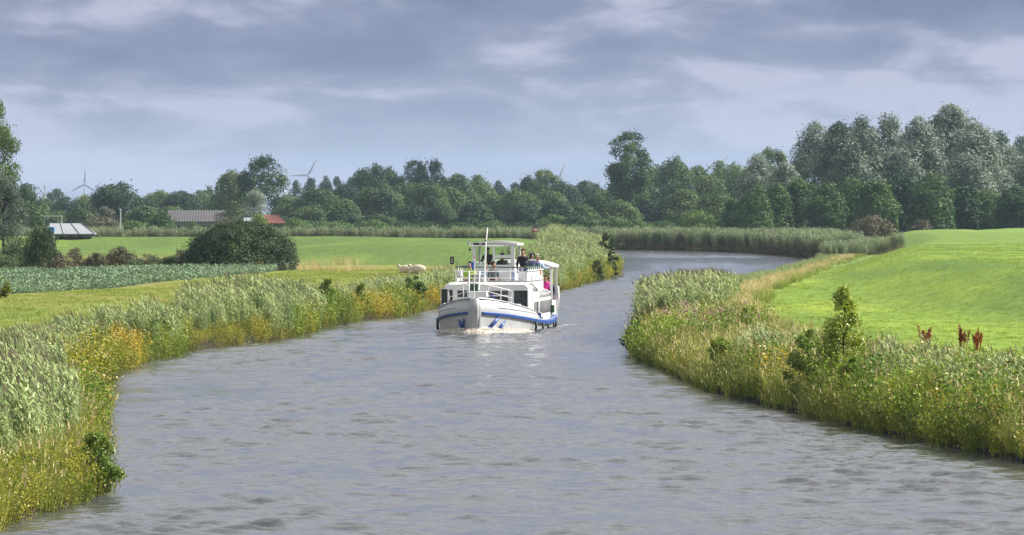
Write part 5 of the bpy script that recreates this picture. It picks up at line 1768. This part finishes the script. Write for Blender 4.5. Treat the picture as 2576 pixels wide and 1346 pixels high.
# ------------------------------------------------------------------ shrubs on the banks
M['shrub'] = leafy('shrub_leaves', (0.045, 0.095, 0.012), (0.095, 0.165, 0.017), (0.19, 0.26, 0.028), 0.25, 0.8)
M['sapling'] = leafy('sapling_leaves', (0.065, 0.125, 0.012), (0.14, 0.22, 0.018), (0.29, 0.36, 0.04), 0.3, 1.2, 0.4, 0.5)
M['yellow_shrub'] = leafy('yellow_shrub_leaves', (0.10, 0.13, 0.012), (0.20, 0.215, 0.016), (0.34, 0.32, 0.03), 0.3, 0.8)
M['tip_shrub'] = leafy('dark_shrub_leaves', (0.022, 0.045, 0.012), (0.05, 0.085, 0.018), (0.11, 0.14, 0.03), 0.2, 0.8)


def shrub(name, mat, x, y_top, y_base, w, Y, label, shape='dome', nl=34, n=1500, leaf=0.085, seed=1, cat='shrub', lobe=(0.08, 0.16), tall=1.0, X=None):
    Xc, zt_ = at(x, y_top, Y)
    if X is not None: Xc = X
    z0 = gz(Xc, Y)
    if z0 < 0.05: z0 = 0.05
    h = zt_ - z0
    wm = w*Y/F
    cm, ctr = crown_mesh('crown', mat, h, wm, 0.04*h, shape, nl, n, leaf, seed, lobe=lobe, tall=tall, stray=0.2, aspect=0.7, fill=0.95)
    tm = trunk_mesh('trunk', h, 0.2*h, ctr, 0.02+0.008*h, seed, nlimb=14)
    o = empty(name, (Xc, Y, z0))
    link('trunk', tm, o); link('crown', cm, o)
    return tag(o, label, cat)


shrub('alder_sapling', M['sapling'], 2122, 722, 1040, 135, 127.5, 'slender young tree rising above the right bank herbs', 'cone', 170, 8000, 0.07, 5, 'tree', (0.06, 0.11), 1.2)
shrub('bank_shrub', M['sapling'], 2036, 830, 1040, 130, 130.5, 'green shrub left of the slender young tree on the right bank', 'dome', 40, 5200, 0.062, 6)
shrub('bank_shrub', M['shrub'], 2150, 900, 1060, 120, 125, 'green shrub at the foot of the slender young tree', 'dome', 40, 5200, 0.062, 7)
shrub('bank_shrub', M['tip_shrub'], 1606, 800, 915, 90, 184, 'dark shrub overhanging the water at the right bank point', 'dome', 40, 4200, 0.07, 8)
shrub('bank_shrub', M['shrub'], 1812, 850, 985, 90, 147.5, 'fresh green shrub between the bank point and the tall reed tuft', 'dome', 36, 3600, 0.06, 9)
shrub('bank_shrub', M['shrub'], 1885, 770, 880, 60, 160, 'thin leafy shrub standing above the reed tuft on the right bank', 'egg', 20, 900, 0.08, 19)
shrub('bank_shrub', M['yellow_shrub'], 2560, 965, 1120, 150, 112, 'yellow-green shrub at the right edge of the picture above the sheet piling', 'dome', 26, 2600, 0.07, 10)
shrub('bank_shrub', M['yellow_shrub'], 2556, 880, 960, 80, 125, 'small yellow-green shrub higher up at the right edge', 'egg', 16, 900, 0.07, 11)
shrub('bank_shrub', M['sapling'], 246, 1085, 1240, 130, 92.5, 'leafy shrub leaning over the water in the lower left corner', 'dome', 40, 3600, 0.05, 12)
shrub('bank_shrub', M['shrub'], 110, 1150, 1290, 120, 90, 'low green shrub at the water in the lower left corner', 'dome', 18, 1500, 0.05, 13)
shrub('bank_shrub', M['shrub'], 1043, 695, 790, 66, 257, 'dark green shrub on the left bank just before the boat bow', 'egg', 20, 1600, 0.10, 14)
shrub('bank_shrub', M['shrub'], 910, 712, 805, 44, 243, 'narrow green shrub on the left bank, second before the boat', 'egg', 16, 1000, 0.10, 15)
shrub('bank_shrub', M['tip_shrub'], 1524, 586, 700, 60, 430, 'dark upright shrub at the left bank point behind the boat', 'egg', 26, 2200, 0.16, 16)
shrub('bank_shrub', M['tip_shrub'], 1540, 625, 700, 40, 400, 'dark shrub hanging over the water at the left bank point', 'dome', 20, 1600, 0.14, 17)
shrub('bank_shrub', M['tip_shrub'], 1503, 655, 715, 46, 380, 'dark green shrub among the golden herbs near the left bank point', 'egg', 18, 1300, 0.13, 18)
shrub('bank_shrub', M['yellow_shrub'], 0, 700, 765, 70, 262, 'yellow-green shrub at the left edge before the crop field', 'dome', 18, 1500, 0.10, 20)
shrub('bank_shrub', M['shrub'], 830, 700, 815, 70, 232, 'green shrub at the head of the dark water notch on the left bank', 'egg', 20, 1500, 0.1, 21)


# rust-red dock plants
def dock(label, x, y_top, Y, w, seed, mat=None):
    r = np.random.default_rng(seed)
    X, zt_ = at(x, y_top, Y)
    z0 = gz(X, Y)
    h = zt_-z0
    o = empty('dock_plant', (X, Y, z0))
    tag(o, label, 'plant', 'dock plants gone to seed')
    st = MB(); P = []
    for k in range(10):
        a = r.random()*6.28; tip = np.array([math.cos(a)*w/2*r.random(), math.sin(a)*w/2*r.random(), h*(1 if k == 0 else r.uniform(.5, .95))])
        bs = np.array([tip[0]*0.7, tip[1]*0.7, 0.0]); st.tube([bs, bs*0.5+tip*0.5, tip], [0.014, 0.01, 0.006], 5)
        for q in range(60):
            t = r.uniform(0.5, 1.0)
            P.append(bs*(1-t) + tip*t + r.normal(0, 0.035*(1.45-t), 3))
    P = np.array(P)
    V, Fq = leaf_cards(P, r.normal(0, 1, P.shape), 0.05*r.uniform(.7, 1.4, len(P)), r, 0.8, 0.8)
    st.build('stems', M['dock'], o)
    link('seed_heads', np_mesh('seed_heads', V, Fq, mat or M['dock']), o)
    return o


dock('leftmost rust-red dock plant at the edge of the right meadow', 2338, 820, 168, 0.75, 1)
dock('tallest rust-red dock plant at the edge of the right meadow', 2416, 818, 168, 0.65, 2)
dock('rightmost and thinnest rust-red dock plant at the right meadow edge', 2458, 826, 166, 0.42, 3)
dock('dark brown seeded plant on the straw strip below the right dike', 2226, 632, 462, 0.7, 4, M['brown'])

# ------------------------------------------------------------------ sheet piling along the right bank
M['pile'] = paint('tarred_steel', (0.010, 0.010, 0.011), 0.8, var=0.3, scale=5)
pm = MB()
prof = [(0, 0), (0.10, 0.0), (0.16, 0.09), (0.34, 0.09), (0.40, 0.0), (0.50, 0.0)]
V = [(u, -v, z) for z in (-0.9, 0.12) for u, v in prof] + [(u, -v+0.02, z) for z in (-0.9, 0.12) for u, v in prof]
n = len(prof)
Fs = []
for k in range(n-1):
    Fs += [(k, k+1, n+k+1, n+k), (2*n+k, 3*n+k, 3*n+k+1, 2*n+k+1), (n+k, n+k+1, 3*n+k+1, 3*n+k)]
pile_me = pm.add(V, Fs).mesh('sheet_pile', M['pile'])
seg = np.linalg.norm(np.diff(RB, axis=0), axis=1); arc = np.concatenate([[0], np.cumsum(seg)])
s0 = np.interp(96, RB[:60, 1], arc[:60]); s1 = np.interp(176, RB[:90, 1], arc[:90])
piling = empty('sheet_piling', (0, 0, 0)); tag(piling, 'low black corrugated sheet piling along the foot of the right bank', 'bank wall')
s = s0
while s < s1:
    p = np.array([np.interp(s, arc, RB[:, 0]), np.interp(s, arc, RB[:, 1])]); q = np.array([np.interp(s+0.5, arc, RB[:, 0]), np.interp(s+0.5, arc, RB[:, 1])])
    d = q-p
    link('sheet_pile', pile_me, piling, (q[0], q[1], random.uniform(-0.05, 0.0)), (0, 0, math.atan2(-d[1], -d[0])))
    s += 0.5

# ------------------------------------------------------------------ farm buildings
M['roof_grey'] = paint('pale_corrugated_roof', (0.27, 0.285, 0.31), 0.75, var=0.12, scale=0.6)
M['roof_brown'] = paint('weathered_corrugated_roof', (0.105, 0.10, 0.105), 0.8, var=0.2, scale=0.4)
M['roof_red'] = paint('red_tiles', (0.22, 0.08, 0.06), 0.8, var=0.12, scale=0.8)
M['wall_grey'] = paint('grey_boards', (0.20, 0.20, 0.22), 0.85, var=0.15, scale=0.5)
M['wall_brick'] = paint('dark_brick', (0.16, 0.11, 0.09), 0.9, var=0.2, scale=1)
M['tank_blue'] = paint('blue_plastic', (0.03, 0.18, 0.62), 0.4)
M['turbine'] = paint('turbine_shaded_grey', (0.13, 0.15, 0.18), 0.5, var=0.02)  # dark blue-grey puts the shaded look against bright sky into the colour
M['galv'] = paint('galvanised_steel', (0.42, 0.44, 0.45), 0.5, 0.2)


def barn(name, label, xl, xr, y_ridge, y_eave, y_base, Y, roof_mat, wall_mat, depth, hip=0.0, ribs=10, skew=0.0, sheets=0):
    """long shed with its ridge across the view: walls, gables, roof slopes, roof ribs, openings"""
    X0, zr = at(xl, y_ridge, Y); X1, _ = at(xr, y_ridge, Y)
    _, ze = at(xl, y_eave, Y)
    z0 = 0.4
    o = empty(name, ((X0+X1)/2, Y, z0)); tag(o, label, 'farm building')
    w = X1-X0; hr, he = zr-z0, ze-z0
    W = MB()
    W.box(-w/2+0.3, w/2-0.3, 0, depth, 0, he)
    W.build('wall', wall_mat, o)
    r = MB()
    ov = 0.35
    V = [(-w/2-ov, -ov, he-0.1), (w/2+ov, -ov, he-0.1), (w/2+ov-hip, depth/2, hr), (-w/2-ov, depth/2, hr), (-w/2-ov, depth+ov, he-0.1), (w/2+ov-hip*0.2, depth+ov, he-0.1)]
    r.add(V, [(0, 1, 2, 3), (3, 2, 5, 4), (0, 3, 4), (1, 5, 2)])
    ro = r.build('roof', roof_mat, o)
    m = ro.modifiers.new('thick', 'SOLIDIFY'); m.thickness = 0.12
    rb = MB()
    for k in range(ribs+1):
        t = k/ribs
        a = Vector(V[0]).lerp(Vector(V[1]), t); b = Vector(V[3]).lerp(Vector(V[2]), t)
        rb.tube([a + Vector((0, -0.02, 0.05)), b + Vector((0, 0, 0.05))], 0.05, 4)
    rb.build('roof_ribs', roof_mat, ro)
    for k in range(4):
        xx = -w/2 + w*(k+0.6)/4.4
        d = MB().box(xx-0.7, xx+0.7, -0.04, -0.005, 0.2, he*0.75).build('door', M['dark'], o)
        MB().box(xx-0.8, xx+0.8, -0.07, -0.045, he*0.75, he*0.75+0.12).build('lintel', wall_mat, d)
    return o


sh = barn('farm_shed', 'low shed with pale grey corrugated roof left of the olive tree', 128, 232, 562, 586, 597, 620, M['roof_grey'], M['wall_grey'], 7.0, hip=2.0, ribs=3)
Xs, zs = at(212, 574, 619)
barn('long_barn', 'long barn with weathered brown-grey roof behind the trees left of the big bush', 424, 560, 529, 556, 592, 900, M['roof_brown'], M['wall_grey'], 9.0, ribs=22)
barn('red_roofed_house', 'low house with red tiled roof right behind the big thorn bush', 668, 716, 541, 560, 590, 880, M['roof_red'], M['wall_brick'], 6.0, hip=1.6, ribs=8)
barn('small_shed', 'tiny shed with pale roof edge showing between bush tops', 618, 640, 548, 556, 590, 880, M['roof_grey'], M['wall_brick'], 4.0, ribs=4)
# steel gantry behind the shed
g = empty('steel_gantry', (0, 0, 0)); tag(g, 'pale steel gantry on legs behind the grey shed', 'gantry')
a, z = at(108, 541, 640); b_, _ = at(155, 540, 640)
MB().box(a, b_, 640, 640.5, z-0.25, z).build('beam', M['galv'], g)
for xx, dx in ((a+0.2, -0.2), (b_-0.5, 0.15), (b_-0.05, 0.2)):
    MB().tube([(xx, 640.25, z-0.25), (xx+dx, 640.25, 0.4)], 0.06, 6).build('leg', M['galv'], g)
# blue tank on a stand
a, z = at(127, 577, 600)
t_ = empty('blue_tank', (a, 600, z-0.3)); tag(t_, 'small bright blue tank beside the grey shed', 'tank')
MB().box(-0.45, 0.45, -0.4, 0.4, -0.05, 0.55).build('tank', M['tank_blue'], t_, bevel=0.08)
MB().box(-0.4, 0.4, -0.35, 0.35, -(z-0.3-0.5), -0.05).build('stand', M['wall_grey'], t_)
# pale post by the olive tree
a, z = at(303, 528, 860)
MBp = MB().tube([(a, 860, 0.3), (a, 860, z)], [0.14, 0.11], 8)
pp = empty('pale_post', (0, 0, 0)); tag(pp, 'slim pale pole right of the grey olive tree', 'pole')
MBp.build('shaft', M['galv'], pp); MB().ball((a, 860, z), 0.16, 8, 6).build('cap', M['galv'], pp)


# ------------------------------------------------------------------ wind turbines, pylon, poles
def turbine(label, x, y, Y, blade_px, rot, yaw=0.25):
    X, zh = at(x, y, Y)
    R = blade_px*Y/F
    o = empty('wind_turbine', (X, Y, 0)); tag(o, label, 'wind turbine', 'wind turbines on the horizon')
    MB().tube([(0, 0, 0), (0, 0, zh*0.5), (0, 0, zh-1)], [2.0, 1.6, 1.1], 12).build('tower', M['turbine'], o, True)
    nac = MB().box(-1.3, 1.3, -3.0, 5.0, zh-1.4, zh+1.4).build('nacelle', M['turbine'], o, bevel=0.4)
    nac.rotation_euler = (0, 0, 0)
    hub = MB().ball((0, -4.0, zh), (1.5, 1.8, 1.5), 12, 8).build('hub', M['turbine'], o, True)
    bl_ = MB()
    prof_ = [(0.0, 0.9, 0.0), (0.06, 0.9, 0.0), (0.2, 1.9, 0.35), (0.5, 1.35, 0.25), (0.85, 0.7, 0.15), (1.0, 0.15, 0.05)]
    V, Fs = [], []
    for t, c, off in prof_:
        V += [(-c+off, -0.35*(1-t)-0.1, R*t), (c*0.9+off, -0.1, R*t), (c*0.9+off, 0.1, R*t), (-c+off, 0.35*(1-t)+0.1, R*t)]
    for i in range(len(prof_)-1):
        for k in range(4): Fs.append((i*4+k, (i+1)*4+k, (i+1)*4+(k+1) % 4, i*4+(k+1) % 4))
    Fs.append((len(V)-4, len(V)-3, len(V)-2, len(V)-1))
    me = bl_.add(V, Fs).mesh('blade', M['turbine'], True)
    for k in range(3):
        link('blade', me, o, (0, -4.0, zh), (0, math.radians(rot+120*k), 0))
    return o


turbine('wind turbine with one blade straight up left of the round tree', 213, 464, 8200, 41, 2)
turbine('wind turbine half hidden behind the tree at the left edge', 55, 464, 8000, 43, -20)
turbine('wind turbine right of the lattice pylon with one blade up to the right', 775, 441, 7600, 47, 28)
turbine('wind turbine hidden behind trees, one blade up to the left, left of a similar one', 1352, 462, 8200, 45, -52)
turbine('wind turbine behind trees with one blade up to the right above the middle wood', 1403, 456, 8000, 50, 22)
# lattice pylon
X, zt_ = at(720, 424, 4200)
py = empty('lattice_pylon', (X, 4200, 0)); tag(py, 'grey lattice pylon left of a wind turbine above the wood', 'pylon')
legs = MB(); br = MB()
hw0, hw1 = 3.6, 0.6
for sx in (-1, 1):
    for sy in (-1, 1): legs.tube([(sx*hw0, sy*hw0, 0), (sx*hw1, sy*hw1, zt_)], 0.22, 5)
for k in range(9):
    t0, t1 = k/9, (k+1)/9
    a0, a1 = hw0+(hw1-hw0)*t0, hw0+(hw1-hw0)*t1
    for sy in (-1, 1):
        br.tube([(-a0, sy*a0, zt_*t0), (a1, sy*a1, zt_*t1)], 0.12, 4).tube([(a0, sy*a0, zt_*t0), (-a1, sy*a1, zt_*t1)], 0.12, 4)
legs.build('legs', M['galv'], py); br.build('bracing', M['galv'], py)
for k, z in enumerate((0.72, 0.82, 0.92)):
    MB().tube([(-5+k, 0, zt_*z), (0, 0, zt_*z+0.8), (5-k, 0, zt_*z)], 0.18, 5).build('cross_arm', M['galv'], py)
for x, y, Y, lb in ((113, 456, 2600, 'thin dark chimney-like mast left of the turbine with the upright blade'), (167, 477, 3200, 'very thin short mast beside the turbine with the upright blade')):
    X, z = at(x, y, Y)
    o = empty('radio_mast', (X, Y, 0)); tag(o, lb, 'mast')
    MB().tube([(0, 0, 0), (0, 0, z*0.8), (0, 0, z)], [0.4, 0.3, 0.12], 6).build('shaft', M['galv'], o)
    MB().box(-0.6, 0.6, -0.2, 0.2, z*0.82, z*0.84).build('bracket', M['galv'], o)

# ------------------------------------------------------------------ signs and boxes on the banks
def post_sign(name, label, cat, x, y0, y1, w_px, Y, mat, post_mat, depth=0.05):
    X, zt_ = at(x, y0, Y); _, zb = at(x, y1, Y)
    w = w_px*Y/F
    g0 = gz(X, Y)
    o = empty(name, (X, Y, g0)); tag(o, label, cat)
    pnl = MB().box(-w/2, w/2, -depth, 0, zb-g0, zt_-g0).build('panel', mat, o)
    MB().tube([(w*0.3, 0.06, -0.2), (w*0.3, 0.06, zt_-g0-0.05)], 0.06, 8).build('post', post_mat, o)
    return o, pnl, w, zb-g0, zt_-g0


o, pnl, w, zb, zt2 = post_sign('canal_sign', 'red and white shipping sign on a pale post behind the boat', 'sign', 1347, 573, 585, 17, 660, M['red'], M['galv'])
h = zt2-zb
MB().box(-w*0.08, w*0.42, -0.056, -0.051, zb+h*0.45, zb+h*0.82).build('white_field', M['white'], pnl)
MB().prism([(-w*0.34, zb+h*0.62), (-w*0.08, zb+h*0.40), (-w*0.08, zb+h*0.84)], -0.056, -0.051).build('arrow', M['white'], pnl)
o, pnl, w, zb, zt2 = post_sign('notice_board', 'small white board showing above the reeds of the far bank', 'sign', 1993, 575, 588, 20, 700, M['white'], M['galv'])
MB().box(-w/2-0.03, w/2+0.03, -0.06, 0.01, zt2, zt2+0.04).build('top_rail', M['galv'], pnl)
X, z = at(1493, 599, 540); g0 = gz(X, 540)
o = empty('nest_box', (X, 540, g0)); tag(o, 'dark slate box on a pale post in the reeds near the left bank point', 'box')
bx_ = MB().box(-0.30, 0.30, -0.25, 0.25, z-g0-0.35, z-g0).build('box', M['wall_grey'], o)
MB().box(-0.36, 0.36, -0.31, 0.31, z-g0+0.002, z-g0+0.06).build('lid', M['dark'], bx_)
MB().tube([(-0.1, 0, -0.2), (-0.1, 0, z-g0-0.35)], 0.05, 7).build('post', M['galv'], o)
X = (959-CX)*640/F; g0 = gz(X, 640)
o = empty('water_trough', (X, 640, g0)); tag(o, 'grey box-shaped water trough on the far left dike', 'trough')
MB().box(-0.45, 0.45, -0.35, 0.35, 0.12, 0.58).build('tank', M['wall_grey'], o, bevel=0.03)
MB().box(-0.48, 0.48, -0.38, 0.38, 0.582, 0.62).build('rim', M['galv'], o)
for sx in (-0.38, 0.38): MB().box(sx-0.04, sx+0.04, -0.3, 0.3, -0.1, 0.118).build('foot', M['galv'], o)


# ------------------------------------------------------------------ the air
def build_haze():
    m = bpy.data.materials.new('haze'); m.use_nodes = True
    N, L = m.node_tree.nodes, m.node_tree.links
    N.clear()
    out = N.new('ShaderNodeOutputMaterial'); v = N.new('ShaderNodeVolumePrincipled')
    v.inputs['Color'].default_value = (0.60, 0.76, 1.0, 1)
    v.inputs['Density'].default_value = 6.0e-5
    v.inputs['Anisotropy'].default_value = 0.2
    L.new(v.outputs[0], out.inputs['Volume'])
    o = MB().box(-16000, 16000, -300, 15500, -3, 160).build('haze', m)
    tag(o, kind='stuff', label='pale blue haze in the air over the whole landscape', cat='haze')


build_haze()
